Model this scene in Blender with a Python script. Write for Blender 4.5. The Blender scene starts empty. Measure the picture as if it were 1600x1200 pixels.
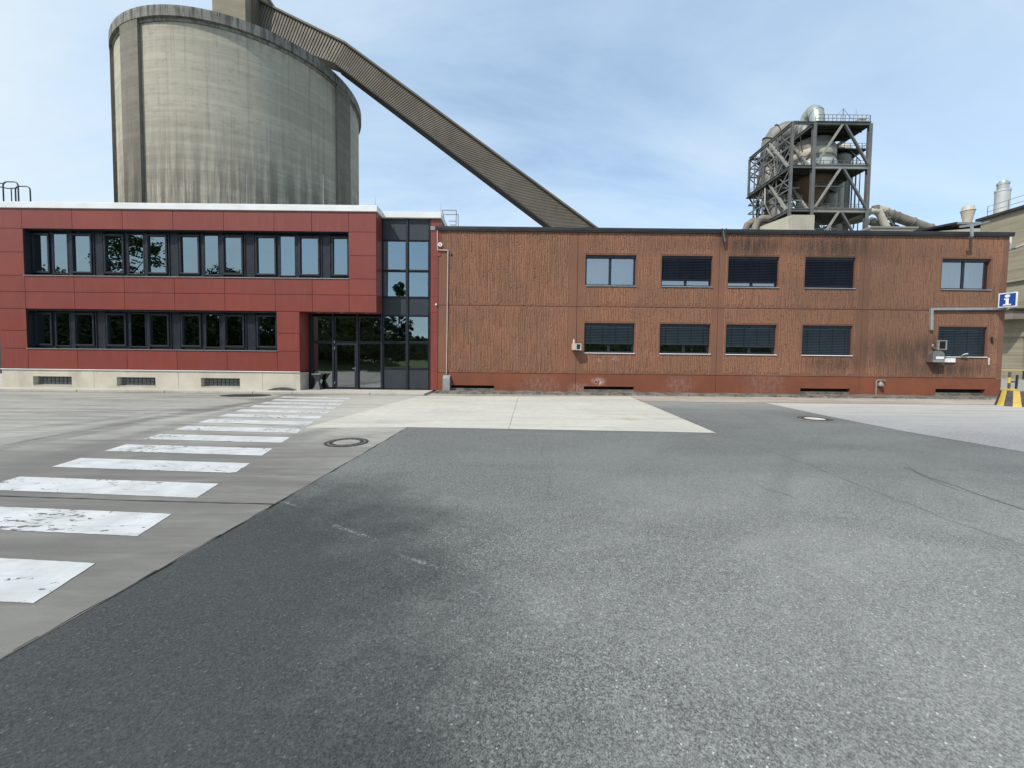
import bpy, math, random
from mathutils import Vector, Matrix
from math import radians as RAD, sin, cos, pi
random.seed(7)
SC = bpy.context.scene
COL = SC.collection

# ------------------------------------------------------------------ camera
FPX, SHIFT, PITCH, ROLL, EYE = 620.0, 14.0, 2.4, 0.62, 1.65
cam_d = bpy.data.cameras.new('camera'); cam = bpy.data.objects.new('camera', cam_d); COL.objects.link(cam)
cam_d.sensor_fit = 'HORIZONTAL'; cam_d.sensor_width = 36.0; cam_d.lens = 36.0 * FPX / 1600.0
cam_d.shift_y = -SHIFT / 1600.0; cam_d.clip_start = 0.05; cam_d.clip_end = 3000
CAMROT = Matrix.Rotation(RAD(90 - PITCH), 4, 'X') @ Matrix.Rotation(RAD(ROLL), 4, 'Z')
cam.matrix_world = Matrix.Translation((0, 0, EYE)) @ CAMROT
SC.camera = cam

# ------------------------------------------------------------------ light
SUN = Vector((1.12, 1.05, -1.8)).normalized()
elev = math.asin(-SUN.z)
azim = math.atan2(-SUN.x, -SUN.y)
world = bpy.data.worlds.new('World'); SC.world = world; world.use_nodes = True
wn, wl = world.node_tree.nodes, world.node_tree.links
wn.clear()
w_out = wn.new('ShaderNodeOutputWorld'); w_bg = wn.new('ShaderNodeBackground'); w_bg.inputs['Strength'].default_value = 0.13
sky = wn.new('ShaderNodeTexSky'); sky.sky_type = 'NISHITA'; sky.sun_disc = False
sky.sun_elevation = elev; sky.sun_rotation = azim
sky.air_density = 1.0; sky.dust_density = 0.6; sky.ozone_density = 1.0
tc = wn.new('ShaderNodeTexCoord')
sep = wn.new('ShaderNodeSeparateXYZ'); wl.new(tc.outputs['Generated'], sep.inputs[0])
zz = wn.new('ShaderNodeMath'); zz.operation = 'ADD'; wl.new(sep.outputs['Z'], zz.inputs[0]); zz.inputs[1].default_value = 0.28
zm = wn.new('ShaderNodeMath'); zm.operation = 'MAXIMUM'; wl.new(zz.outputs[0], zm.inputs[0]); zm.inputs[1].default_value = 0.05
dx = wn.new('ShaderNodeMath'); dx.operation = 'DIVIDE'; wl.new(sep.outputs['X'], dx.inputs[0]); wl.new(zm.outputs[0], dx.inputs[1])
dy = wn.new('ShaderNodeMath'); dy.operation = 'DIVIDE'; wl.new(sep.outputs['Y'], dy.inputs[0]); wl.new(zm.outputs[0], dy.inputs[1])
cmb = wn.new('ShaderNodeCombineXYZ'); wl.new(dx.outputs[0], cmb.inputs[0]); wl.new(dy.outputs[0], cmb.inputs[1])
mp = wn.new('ShaderNodeMapping'); wl.new(cmb.outputs[0], mp.inputs[0])
mp.inputs['Rotation'].default_value = (0, 0, RAD(24)); mp.inputs['Scale'].default_value = (0.55, 1.5, 1)
n1 = wn.new('ShaderNodeTexNoise'); n1.inputs['Scale'].default_value = 1.15; n1.inputs['Detail'].default_value = 9; n1.inputs['Roughness'].default_value = 0.58
n1.inputs['Distortion'].default_value = 0.5
wl.new(mp.outputs[0], n1.inputs['Vector'])
rp = wn.new('ShaderNodeValToRGB'); wl.new(n1.outputs[0], rp.inputs[0])
rp.color_ramp.elements[0].position = 0.36; rp.color_ramp.elements[0].color = (0.26, 0.26, 0.26, 1)
rp.color_ramp.elements[1].position = 0.70; rp.color_ramp.elements[1].color = (0.74, 0.74, 0.74, 1)
# thin veil of cirrus that thickens towards the horizon
hz = wn.new('ShaderNodeMapRange'); wl.new(sep.outputs['Z'], hz.inputs[0])
hz.inputs[1].default_value = 0.0; hz.inputs[2].default_value = 0.55; hz.inputs[3].default_value = 0.16; hz.inputs[4].default_value = 0.0
fm = wn.new('ShaderNodeMath'); fm.operation = 'ADD'; fm.use_clamp = True
wl.new(rp.outputs[0], fm.inputs[0]); wl.new(hz.outputs[0], fm.inputs[1])
mx = wn.new('ShaderNodeMix'); mx.data_type = 'RGBA'
lf = wn.new('ShaderNodeMapRange'); lf.interpolation_type = 'SMOOTHSTEP'; wl.new(sep.outputs['X'], lf.inputs[0])
lf.inputs[1].default_value = 0.1; lf.inputs[2].default_value = -0.75; lf.inputs[3].default_value = 0.0; lf.inputs[4].default_value = 0.28
fm2 = wn.new('ShaderNodeMath'); fm2.operation = 'ADD'; fm2.use_clamp = True; wl.new(fm.outputs[0], fm2.inputs[0]); wl.new(lf.outputs[0], fm2.inputs[1])
wl.new(fm2.outputs[0], mx.inputs[0]); wl.new(sky.outputs[0], mx.inputs[6]); 
vr = wn.new('ShaderNodeValToRGB'); wl.new(fm2.outputs[0], vr.inputs[0])
vr.color_ramp.elements[0].position = 0.40; vr.color_ramp.elements[0].color = (4.5, 6.0, 7.5, 1)
vr.color_ramp.elements[1].position = 0.85; vr.color_ramp.elements[1].color = (4.75, 5.45, 5.9, 1)
wl.new(vr.outputs[0], mx.inputs[7])
wl.new(mx.outputs[2], w_bg.inputs['Color']); wl.new(w_bg.outputs[0], w_out.inputs[0])

sun_d = bpy.data.lights.new('sun', 'SUN'); sun_d.energy = 3.2; sun_d.angle = RAD(0.6); sun_d.color = (1.0, 0.95, 0.88)
sun = bpy.data.objects.new('sun', sun_d); COL.objects.link(sun)
sun.rotation_euler = SUN.to_track_quat('-Z', 'Y').to_euler(); sun.location = (-40, -35, 70)
SC.view_settings.view_transform = 'Standard'; SC.view_settings.look = 'None'
SC.view_settings.exposure = 0.4; SC.view_settings.gamma = 1.0; SC.view_settings.use_curve_mapping = False

# ------------------------------------------------------------------ pixel of the photograph -> point of the place
def ray(px, py):
    d = Vector(((px - 800) / FPX, -(py + SHIFT - 600) / FPX, -1.0))
    return (CAMROT.to_3x3() @ d)
def G(px, py, z=0.0):
    d = ray(px, py); t = (z - EYE) / d.z
    return Vector((d.x * t, d.y * t, z))
def F(px, py, Y):
    d = ray(px, py); t = Y / d.y
    return Vector((d.x * t, Y, EYE + d.z * t))

# ------------------------------------------------------------------ material helpers
class NT:
    def __init__(s, name):
        s.m = bpy.data.materials.new(name); s.m.use_nodes = True
        s.n, s.l = s.m.node_tree.nodes, s.m.node_tree.links
        s.n.clear()
        s.out = s.n.new('ShaderNodeOutputMaterial')
        s.p = s.n.new('ShaderNodeBsdfPrincipled'); s.l.new(s.p.outputs[0], s.out.inputs[0])
        s.geo = s.n.new('ShaderNodeNewGeometry')
        s.pos = s.geo.outputs['Position']
    def set(s, sock, v):
        if hasattr(v, 'is_output'): s.l.new(v, sock)
        elif isinstance(v, (tuple, list)) and len(v) == 3 and sock.type == 'RGBA': sock.default_value = (*v, 1)
        else: sock.default_value = v
    def mapv(s, v, scale=(1, 1, 1), rot=(0, 0, 0), loc=(0, 0, 0)):
        m = s.n.new('ShaderNodeMapping'); s.l.new(v, m.inputs[0])
        m.inputs['Scale'].default_value = scale; m.inputs['Rotation'].default_value = rot; m.inputs['Location'].default_value = loc
        return m.outputs[0]
    def noise(s, v, scale, detail=4, rough=0.55, dist=0.0):
        t = s.n.new('ShaderNodeTexNoise'); s.l.new(v, t.inputs['Vector'])
        t.inputs['Scale'].default_value = scale; t.inputs['Detail'].default_value = detail
        t.inputs['Roughness'].default_value = rough; t.inputs['Distortion'].default_value = dist
        return t.outputs[0]
    def voro(s, v, scale, out='Color', rnd=1.0):
        t = s.n.new('ShaderNodeTexVoronoi'); s.l.new(v, t.inputs['Vector']); t.inputs['Scale'].default_value = scale
        t.inputs['Randomness'].default_value = rnd
        return t.outputs[out]
    def bw(s, c):
        t = s.n.new('ShaderNodeRGBToBW'); s.l.new(c, t.inputs[0]); return t.outputs[0]
    def ramp(s, f, a, b, lo=0.0, hi=1.0):
        t = s.n.new('ShaderNodeMapRange'); t.interpolation_type = 'SMOOTHSTEP'
        s.set(t.inputs[0], f); t.inputs[1].default_value = a; t.inputs[2].default_value = b
        t.inputs[3].default_value = lo; t.inputs[4].default_value = hi
        return t.outputs[0]
    def math(s, op, a, b=0.0, clamp=False):
        t = s.n.new('ShaderNodeMath'); t.operation = op; t.use_clamp = clamp
        s.set(t.inputs[0], a); s.set(t.inputs[1], b); return t.outputs[0]
    def mix(s, f, a, b, mode='MIX'):
        t = s.n.new('ShaderNodeMix'); t.data_type = 'RGBA'; t.blend_type = mode
        s.set(t.inputs[0], f); s.set(t.inputs[6], a); s.set(t.inputs[7], b); return t.outputs[2]
    def xyz(s, v):
        t = s.n.new('ShaderNodeSeparateXYZ'); s.l.new(v, t.inputs[0]); return t.outputs
    def blob(s, c, r, soft=1.0, wob=None):
        """1 inside an ellipsoid of the place at c with radii r, falling to 0 at its rim (mask for stains and painted tone zones)"""
        a = s.n.new('ShaderNodeVectorMath'); a.operation = 'SUBTRACT'; s.l.new(s.pos, a.inputs[0]); a.inputs[1].default_value = c
        b = s.n.new('ShaderNodeVectorMath'); b.operation = 'DIVIDE'; s.l.new(a.outputs[0], b.inputs[0]); b.inputs[1].default_value = r
        d = s.n.new('ShaderNodeVectorMath'); d.operation = 'LENGTH'; s.l.new(b.outputs[0], d.inputs[0])
        dv = s.math('ADD', d.outputs['Value'], wob) if wob else d.outputs['Value']
        return s.ramp(dv, 1.0 - soft, 1.0, 1.0, 0.0)
    def bump(s, h, strength=0.3, dist=0.01):
        t = s.n.new('ShaderNodeBump'); t.inputs['Strength'].default_value = strength; t.inputs['Distance'].default_value = dist
        s.l.new(h, t.inputs['Height']); s.l.new(t.outputs[0], s.p.inputs['Normal'])
    def fin(s, col, rough=0.7, metal=0.0, spec=0.4):
        s.set(s.p.inputs['Base Color'], col); s.set(s.p.inputs['Roughness'], rough); s.set(s.p.inputs['Metallic'], metal)
        s.p.inputs['Specular IOR Level'].default_value = spec
        return s.m

MAT = {}
def simple(name, a, b=None, scale=3.0, rough=0.6, metal=0.0, bump=0.0, bscale=40, stretch=(1, 1, 1), spec=0.4):
    t = NT(name); b = b or tuple(x * 0.8 for x in a)
    v = t.mapv(t.pos, stretch)
    n = t.noise(v, scale, 6)
    c = t.mix(t.ramp(n, 0.3, 0.7), a, b)
    if bump: t.bump(t.noise(v, bscale, 4), bump, 0.01)
    r = t.ramp(t.noise(v, scale * 2.3, 3), 0.3, 0.7, rough - 0.08, rough + 0.08)
    MAT[name] = t.fin(c, r, metal, spec); return MAT[name]

# --- ground
def m_asphalt(name, dark, light, speck, patch=True):
    t = NT(name); p = t.pos
    agg = t.bw(t.voro(p, 150))
    fine = t.noise(p, 210, 3, 0.7)
    mid = t.noise(p, 9, 5, 0.6)
    big = t.noise(t.mapv(p, (0.6, 1.1, 1), (0, 0, 0.6)), 0.5, 5, 0.55, 0.6)
    f = t.math('ADD', t.math('MULTIPLY', agg, 0.45), t.math('MULTIPLY', fine, 0.55))
    c = t.mix(t.ramp(f, 0.28, 0.68), dark, light)
    c = t.mix(t.ramp(t.bw(t.voro(p, 48)), 0.15, 0.55, 0.14, 0.0), c, dark)
    c = t.mix(t.ramp(t.bw(t.voro(t.mapv(p, loc=(3, 1, 0)), 40)), 0.55, 0.9, 0.0, 0.12), c, tuple(x * 1.35 for x in light))
    grain = t.noise(p, 52, 5, 0.9)
    c = t.mix(t.ramp(grain, 0.52, 0.34, 0.0, 0.85), c, dark); c = t.mix(t.ramp(grain, 0.52, 0.68, 0.0, 0.7), c, tuple(x * 1.6 for x in light))
    c = t.mix(t.ramp(t.bw(t.voro(p, 110)), 0.90, 0.95), c, speck)
    c = t.mix(t.ramp(big, 0.25, 0.75, 0.0, 0.38), c, tuple(x * 1.15 for x in light))
    c = t.mix(t.ramp(mid, 0.35, 0.75, 0.0, 0.14), c, dark)
    if patch:
        c = t.mix(t.math('MULTIPLY', t.blob((4.2, 2.6, 0), (6.5, 4.6, 1), 0.8), t.ramp(big, 0.2, 0.7, 0.55, 1.0)), c, t.mix(1.0, c, (1.42, 1.40, 1.38), 'MULTIPLY'))   # view-dependent brightening painted into the colour at the near right
    if patch:   # darker zone at the near left by the concrete edge, with a wavering border
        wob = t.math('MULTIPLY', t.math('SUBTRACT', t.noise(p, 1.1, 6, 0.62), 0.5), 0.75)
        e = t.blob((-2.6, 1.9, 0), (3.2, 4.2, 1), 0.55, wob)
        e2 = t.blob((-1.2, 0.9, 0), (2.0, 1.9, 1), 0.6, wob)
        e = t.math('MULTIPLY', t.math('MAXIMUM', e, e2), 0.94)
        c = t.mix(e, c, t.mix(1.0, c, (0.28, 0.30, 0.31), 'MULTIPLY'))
        c = t.mix(t.math('MULTIPLY', t.blob((11.2, 12.4, 0), (2.2, 1.1, 1), 0.9), 0.28), c, (0.20, 0.13, 0.07))
    dust = t.math('MULTIPLY', t.ramp(t.xyz(p)[1], 11.5 if patch else 7.5, 17.5), t.ramp(t.noise(t.mapv(p, (0.12, 1.2, 1)), 1.3, 6, 0.65), 0.25, 0.7, 0.25, 0.95))
    c = t.mix(t.math('MULTIPLY', dust, 0.6 if patch else 1.0), c, (0.52, 0.51, 0.48) if patch else (0.55, 0.53, 0.465))
    drip = t.ramp(t.noise(p, 1.7, 3, 0.5), 0.70, 0.76)
    c = t.mix(t.math('MULTIPLY', drip, 0.35), c, (0.06, 0.058, 0.054))
    for (cx, cy, r, k) in ((16.0, -3.5, 15.2, .10), (16.0, -3.5, 13.5, .09), (-9.5, 16.5, 15.5, .09), (-9.5, 16.5, 17.3, .09)) if patch else ():
        xy = t.xyz(p); d = t.math('SQRT', t.math('ADD', t.math('POWER', t.math('SUBTRACT', xy[0], cx), 2.0), t.math('POWER', t.math('SUBTRACT', xy[1], cy), 2.0)))
        a = t.math('ABSOLUTE', t.math('SUBTRACT', d, r)); b = t.math('MULTIPLY', t.ramp(a, 0.05, 0.2, 1, 0), t.ramp(big, 0.35, 0.6, 0.2, 1))
        c = t.mix(t.math('MULTIPLY', b, k), c, (0.07, 0.07, 0.068))
    t.bump(t.math('ADD', agg, t.math('MULTIPLY', fine, 0.6)), 0.55, 0.006)
    MAT[name] = t.fin(c, 0.86, 0, 0.3); return MAT[name]
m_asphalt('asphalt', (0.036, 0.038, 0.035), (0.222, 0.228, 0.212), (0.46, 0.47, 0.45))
m_asphalt('worn_asphalt', (0.13, 0.13, 0.13), (0.38, 0.38, 0.375), (0.5, 0.5, 0.5), False)

def m_ground(name, a, b, grime, tyre):
    t = NT(name); p = t.pos
    big = t.noise(p, 0.35, 6, 0.6, 0.4); mid = t.noise(p, 3.5, 6, 0.65); fine = t.noise(p, 90, 3, 0.7)
    c = t.mix(t.ramp(big, 0.3, 0.7), a, b)
    c = t.mix(t.ramp(mid, 0.4, 0.75, 0, 0.5), c, grime)
    # tyre marks sweep along the road and curve towards the yard
    st = t.noise(t.mapv(p, (0.12, 1.1, 1), (0, 0, RAD(-14))), 1.6, 6, 0.62, 0.25)
    c = t.mix(t.ramp(st, 0.46, 0.72, 0, tyre), c, tuple(x * 0.45 for x in grime))
    st2 = t.noise(t.mapv(p, (0.25, 4.5, 1), (0, 0, RAD(-24))), 1.3, 5, 0.6, 0.4)
    c = t.mix(t.ramp(st2, 0.52, 0.7, 0, tyre * 0.7), c, tuple(x * 0.5 for x in grime))
    if name == 'road_concrete':     # tyre rubber streaks, over a darker zone at the near left
        tr = t.noise(t.mapv(p, (0.5, 2.2, 1), (0, 0, RAD(-30))), 1.2, 6, 0.65, 0.5)
        z = t.math('MULTIPLY', t.blob((-5.6, 3.6, 0), (6.0, 6.2, 1), 0.6), t.ramp(tr, 0.28, 0.62, 0.7, 1.0))
        c = t.mix(t.math('MULTIPLY', z, 0.85), c, (0.098, 0.093, 0.086))
        sc = t.noise(t.mapv(p, (0.35, 6.0, 1), (0, 0, RAD(-33))), 1.1, 6, 0.65, 0.3)
        c = t.mix(t.ramp(sc, 0.52, 0.68, 0, 0.28), c, (0.09, 0.086, 0.08))
        c = t.mix(t.ramp(sc, 0.30, 0.44, 0.2, 0), c, (0.36, 0.345, 0.30))
        c = t.mix(t.math('MULTIPLY', t.math('MULTIPLY', t.blob((-5.0, 13.5, 0), (5.5, 7.5, 1), 0.8), t.ramp(tr, .3, .65, 1, .5)), 0.7), c, (0.52, 0.50, 0.435))
        for (q0, q1, wd, k) in ((G(0, 700), G(235, 657), 0.42, .7), (G(0, 690), G(330, 640), 0.35, .35), (G(-100, 760), G(180, 690), 0.5, .5), (G(60, 668), G(420, 626), .4, .4), (G(200, 742), G(520, 668), .45, .45), (G(380, 700), G(640, 672), .3, .4)):
            d = (q1 - q0).normalized(); nrm = Vector((-d.y, d.x, 0))
            dt = t.n.new('ShaderNodeVectorMath'); dt.operation = 'DOT_PRODUCT'; t.l.new(p, dt.inputs[0]); dt.inputs[1].default_value = tuple(nrm)
            off = t.math('ABSOLUTE', t.math('ADD', t.math('SUBTRACT', dt.outputs['Value'], nrm.dot(q0)), t.math('MULTIPLY', t.math('SUBTRACT', big, 0.5), 2.2)))
            bnd = t.math('MULTIPLY', t.ramp(off, wd * .25, wd, 1, 0), t.ramp(st, 0.3, 0.6, 0.35, 1.0))
            c = t.mix(t.math('MULTIPLY', bnd, k), c, (0.11, 0.105, 0.10))
    if name == 'slab_concrete':
        for px, py, rx, ry, k in ((985, 655, .55, .18, .5), (950, 652, .5, .15, .3), (690, 640, .5, .3, .25), (600, 660, .7, .3, .3)):
            c = t.mix(t.math('MULTIPLY', t.math('MULTIPLY', t.blob(tuple(G(px, py)), (rx, ry * 2.5, 1), 0.9), t.ramp(mid, .35, .6)), k), c, (0.30, 0.19, 0.11) if px > 900 else (0.25, 0.24, 0.21))
    c = t.mix(t.ramp(fine, 0.3, 0.75, 0.0, 0.35), c, tuple(x * 0.6 for x in a))
    t.bump(t.math('ADD', fine, mid), 0.25, 0.004)
    MAT[name] = t.fin(c, 0.85, 0, 0.3); return t
m_ground('road_concrete', (0.37, 0.36, 0.315), (0.31, 0.30, 0.262), (0.22, 0.212, 0.19), 0.7)
m_ground('slab_concrete', (0.56, 0.54, 0.465), (0.49, 0.47, 0.405), (0.39, 0.37, 0.32), 0.3)
m_ground('apron_concrete', (0.46, 0.42, 0.36), (0.36, 0.30, 0.24), (0.27, 0.21, 0.17), 0.35)
m_ground('kerb_concrete', (0.52, 0.49, 0.42), (0.43, 0.40, 0.345), (0.31, 0.285, 0.25), 0.1)

def m_paint_line():
    t = NT('road_paint'); p = t.pos
    c = t.mix(t.ramp(t.noise(p, 2.5, 5), 0.3, 0.7), (0.56, 0.57, 0.56), (0.44, 0.445, 0.435))
    c = t.mix(t.ramp(t.noise(t.mapv(p, (0.8, 5, 1), (0, 0, RAD(-33))), 1.6, 6, 0.65), 0.5, 0.75, 0, 0.45), c, (0.24, 0.235, 0.22))
    zone = t.noise(p, 0.9, 2)
    ch = t.noise(t.mapv(p, (1, 2.0, 1), (0, 0, 0.35)), 7.5, 5, 0.6, 0.5)
    thr = t.math('ADD', ch, t.ramp(zone, 0.33, 0.66, -0.10, 0.085))
    c = t.mix(t.ramp(thr, 0.625, 0.655), c, (0.13, 0.125, 0.115))
    c = t.mix(t.ramp(t.noise(p, 45, 3), 0.55, 0.8, 0, 0.3), c, (0.4, 0.39, 0.37))
    MAT['road_paint'] = t.fin(c, 0.65, 0, 0.3)
m_paint_line()
simple('crack', (0.022, 0.022, 0.022), rough=0.95)
simple('crack_fill', (0.13, 0.133, 0.128), (0.085, 0.086, 0.084), 8, 0.95)
simple('moss', (0.03, 0.036, 0.016), (0.025, 0.022, 0.016), 9, 0.95)
simple('pale_scuff', (0.30, 0.31, 0.31), (0.2, 0.21, 0.21), 20, 0.9)
simple('iron', (0.055, 0.05, 0.047), (0.10, 0.09, 0.08), 14, 0.6, 0.4, 0.3, 60)
simple('grass', (0.05, 0.09, 0.02), (0.07, 0.105, 0.03), 2.0, 0.9)

# --- buildings
def m_red():
    t = NT('red_cladding'); p = t.pos
    n = t.noise(p, 0.6, 3)
    info = t.n.new('ShaderNodeObjectInfo')
    base = t.mix(info.outputs['Random'], (0.198, 0.041, 0.027), (0.236, 0.052, 0.034))
    c = t.mix(t.ramp(n, 0.3, 0.7), base, (0.200, 0.045, 0.034))
    dust = t.noise(t.mapv(p, (5, 5, 0.5)), 1.5, 4)
    c = t.mix(t.ramp(dust, 0.45, 0.8, 0, 0.05), c, (0.36, 0.22, 0.19))
    t.bump(t.noise(p, 1.3, 2), 0.04, 0.01)
    MAT['red_cladding'] = t.fin(c, t.ramp(dust, .4, .7, .36, .46), 0, 0.4)
m_red()
simple('anthracite', (0.011, 0.014, 0.020), (0.016, 0.019, 0.026), 2.0, 0.45, 0.0, spec=0.4)
simple('anthracite_panel', (0.024, 0.031, 0.036), (0.030, 0.037, 0.043), 1.0, 0.5)
simple('white_sheet', (0.78, 0.78, 0.76), (0.70, 0.70, 0.68), 1.2, 0.42)
simple('black_cap', (0.018, 0.018, 0.020), (0.03, 0.03, 0.032), 2.0, 0.6)
simple('grey_joint', (0.010, 0.006, 0.006), rough=0.9)
simple('interior', (0.22, 0.21, 0.19), (0.18, 0.17, 0.16), 0.6, 0.8)
simple('interior_dark', (0.06, 0.06, 0.06), rough=0.8)
simple('curtain', (0.62, 0.62, 0.60), (0.52, 0.52, 0.50), 3.0, 0.8, stretch=(6, 1, 0.2))
simple('wood_rail', (0.42, 0.24, 0.09), rough=0.4)
simple('white_plastic', (0.75, 0.75, 0.74), rough=0.4)
simple('galvanised', (0.42, 0.43, 0.43), (0.33, 0.34, 0.34), 5, 0.42, 0.55)
simple('steel_dark', (0.09, 0.09, 0.095), (0.06, 0.06, 0.065), 3, 0.55, 0.3)
simple('steel_pole', (0.045, 0.045, 0.055), rough=0.5, metal=0.3)
simple('cast_grey', (0.30, 0.29, 0.27), (0.22, 0.21, 0.20), 8, 0.6, 0.3)
simple('mail_metal', (0.33, 0.32, 0.29), (0.24, 0.22, 0.19), 6, 0.35, 0.7)
simple('paper', (0.82, 0.82, 0.80), rough=0.6)
simple('sign_blue', (0.010, 0.055, 0.26), (0.012, 0.062, 0.28), 2, 0.4)
simple('sign_white', (0.80, 0.80, 0.79), rough=0.4)
simple('yellow_paint', (0.60, 0.42, 0.08), (0.48, 0.34, 0.09), 5, 0.6)
simple('dull_black', (0.05, 0.047, 0.045), (0.10, 0.092, 0.085), 6, 0.8)
simple('beige_plastic', (0.55, 0.42, 0.33), (0.48, 0.36, 0.28), 4, 0.5)
simple('downpipe_paint', (0.48, 0.38, 0.33), (0.40, 0.31, 0.27), 3, 0.5)
simple('glass_block', (0.16, 0.18, 0.18), (0.10, 0.115, 0.115), 9, 0.15)
simple('hole', (0.006, 0.006, 0.006), rough=0.9)

def m_plinth():
    t = NT('plinth_concrete'); p = t.pos
    c = t.mix(t.ramp(t.noise(p, 1.2, 6, 0.6), 0.3, 0.7), (0.58, 0.535, 0.435), (0.50, 0.455, 0.365))
    s = t.noise(t.mapv(p, (1.5, 1.5, 0.6)), 1.1, 5)
    c = t.mix(t.ramp(s, 0.5, 0.75, 0, 0.4), c, (0.28, 0.255, 0.21))
    c = t.mix(t.ramp(t.noise(p, 28, 3), 0.6, 0.8, 0, 0.4), c, (0.22, 0.2, 0.17))
    t.bump(t.noise(p, 55, 4), 0.2, 0.004)
    MAT['plinth_concrete'] = t.fin(c, 0.85, 0, 0.3)
m_plinth()

def m_brown(name, a, b, ribs):
    t = NT(name); p = t.pos
    c = t.mix(t.ramp(t.noise(p, 0.7, 7, 0.65), 0.36, 0.62), a, b)
    fine = t.noise(t.mapv(p, (9, 9, 3.0)), 2.2, 6, 0.65)
    c = t.mix(t.ramp(fine, 0.42, 0.72, 0, 0.28 if ribs else 0.2), c, tuple(x * 0.55 for x in a))
    pale_streak = t.noise(t.mapv(p, (12, 12, 2.2)), 2.0, 5, 0.6)
    c = t.mix(t.ramp(pale_streak, 0.55, 0.8, 0, 0.3 if ribs else 0.2), c, tuple(min(1, x * 1.45 + 0.02) for x in b))  # pale vertical streaks mixed in at random
    # soot and rain grime: own places on the wall
    g = t.noise(t.mapv(p, (4, 4, 0.7)), 1.2, 6, 0.65)
    gm = t.ramp(g, 0.25, 0.66, 0.25, 1.0)
    def gr(c, blob, k, col=(0.035, 0.03, 0.027)): return t.mix(t.math('MULTIPLY', t.math('MULTIPLY', blob, gm), k), c, col)
    Yb = 18.8
    for (px, py, rx, rz, k) in ((1180, 385, 2.3, 0.85, 0.8), (1300, 385, 2.8, 0.95, 0.75), (1430, 550, 4.6, 1.3, 0.8), (1470, 580, 3.4, .5, .5), (1380, 390, 5.0, .9, .35), (1500, 575, 2.4, 0.5, 0.5), (1120, 380, 4.5, 0.5, 0.3), (1300, 568, 2.2, 0.6, 0.55)):
        w = F(px, py, Yb); c = gr(c, t.blob(tuple(w), (rx, 1.2, rz), 0.85), k)
    for (px, py, rx, rz, k) in ((1460, 470, 7.5, 5.0, .32), (1290, 470, 5.0, 4.5, .22)):
        w = F(px, py, Yb); c = t.mix(t.math('MULTIPLY', t.blob(tuple(w), (rx, 3, rz), 0.8), k), c, (0.085, 0.058, 0.040))
    # white efflorescence
    ef = t.ramp(t.noise(t.mapv(p, (1.6, 1, 0.8)), 5, 8, 0.75), 0.36, 0.75)
    for (px, py, r, k) in ((935, 596, 0.36, 0.95), (935, 563, 0.16, 0.7), (962, 561, 0.24, 0.6), (905, 608, 0.6, 0.45), (845, 608, 1.3, 0.22), (1062, 601, 0.9, 0.22), (1195, 602, 1.3, 0.18)):
        w = F(px, py, Yb)
        c = t.mix(t.math('MULTIPLY', t.math('MULTIPLY', t.blob(tuple(w), (r * 1.2, 0.6, r * 0.75), 0.8), ef), k), c, (0.62, 0.55, 0.49))
    t.bump(t.math('ADD', t.noise(p, 70, 4), t.noise(p, 18, 3)), 0.4, 0.006)
    MAT[name] = t.fin(c, 0.88, 0, 0.25)
m_brown('brown_smooth', (0.222, 0.104, 0.064), (0.190, 0.095, 0.061), False)
m_brown('brown_ribs', (0.312, 0.158, 0.096), (0.265, 0.141, 0.090), True)
m_brown('rust_plinth', (0.238, 0.078, 0.041), (0.185, 0.068, 0.040), False)
def m_footing():
    t = NT('footing'); p = t.pos
    c = t.mix(t.ramp(t.noise(p, 2.2, 7, 0.7), 0.35, 0.65), (0.20, 0.18, 0.15), (0.075, 0.07, 0.058))
    c = t.mix(t.ramp(t.noise(p, 6, 5, 0.7), 0.58, 0.72, 0, 0.8), c, (0.38, 0.35, 0.3))
    c = t.mix(t.ramp(t.noise(p, 3.1, 4), 0.58, 0.7, 0, 0.5), c, (0.04, 0.045, 0.022))
    t.bump(t.noise(p, 30, 5), 0.5, 0.01); MAT['footing'] = t.fin(c, 0.95, 0, 0.2)
m_footing()
simple('slat_paint', (0.022, 0.027, 0.042), (0.028, 0.034, 0.050), 1.0, 0.38, 0.2)
simple('slat_paint_low', (0.040, 0.056, 0.066), (0.050, 0.066, 0.075), 1.0, 0.38, 0.2)

def m_glass(name, fac, refl, tint):
    m = bpy.data.materials.new(name); m.use_nodes = True; n, l = m.node_tree.nodes, m.node_tree.links; n.clear()
    o = n.new('ShaderNodeOutputMaterial'); mx = n.new('ShaderNodeMixShader')
    g = n.new('ShaderNodeBsdfGlossy'); g.inputs['Roughness'].default_value = 0.004; g.inputs['Color'].default_value = (*refl, 1)
    tr = n.new('ShaderNodeBsdfTransparent'); tr.inputs['Color'].default_value = (*tint, 1)
    fr = n.new('ShaderNodeFresnel'); fr.inputs['IOR'].default_value = 1.5
    a = n.new('ShaderNodeMath'); a.operation = 'ADD'; a.use_clamp = True; a.inputs[1].default_value = fac
    l.new(fr.outputs[0], a.inputs[0]); l.new(a.outputs[0], mx.inputs[0]); l.new(tr.outputs[0], mx.inputs[1]); l.new(g.outputs[0], mx.inputs[2]); l.new(mx.outputs[0], o.inputs[0])
    MAT[name] = m
m_glass('solar_glass', 0.33, (0.62, 0.78, 0.84), (0.20, 0.24, 0.23))
m_glass('clear_glass', 0.36, (0.80, 0.84, 0.86), (0.58, 0.62, 0.60))

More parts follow.
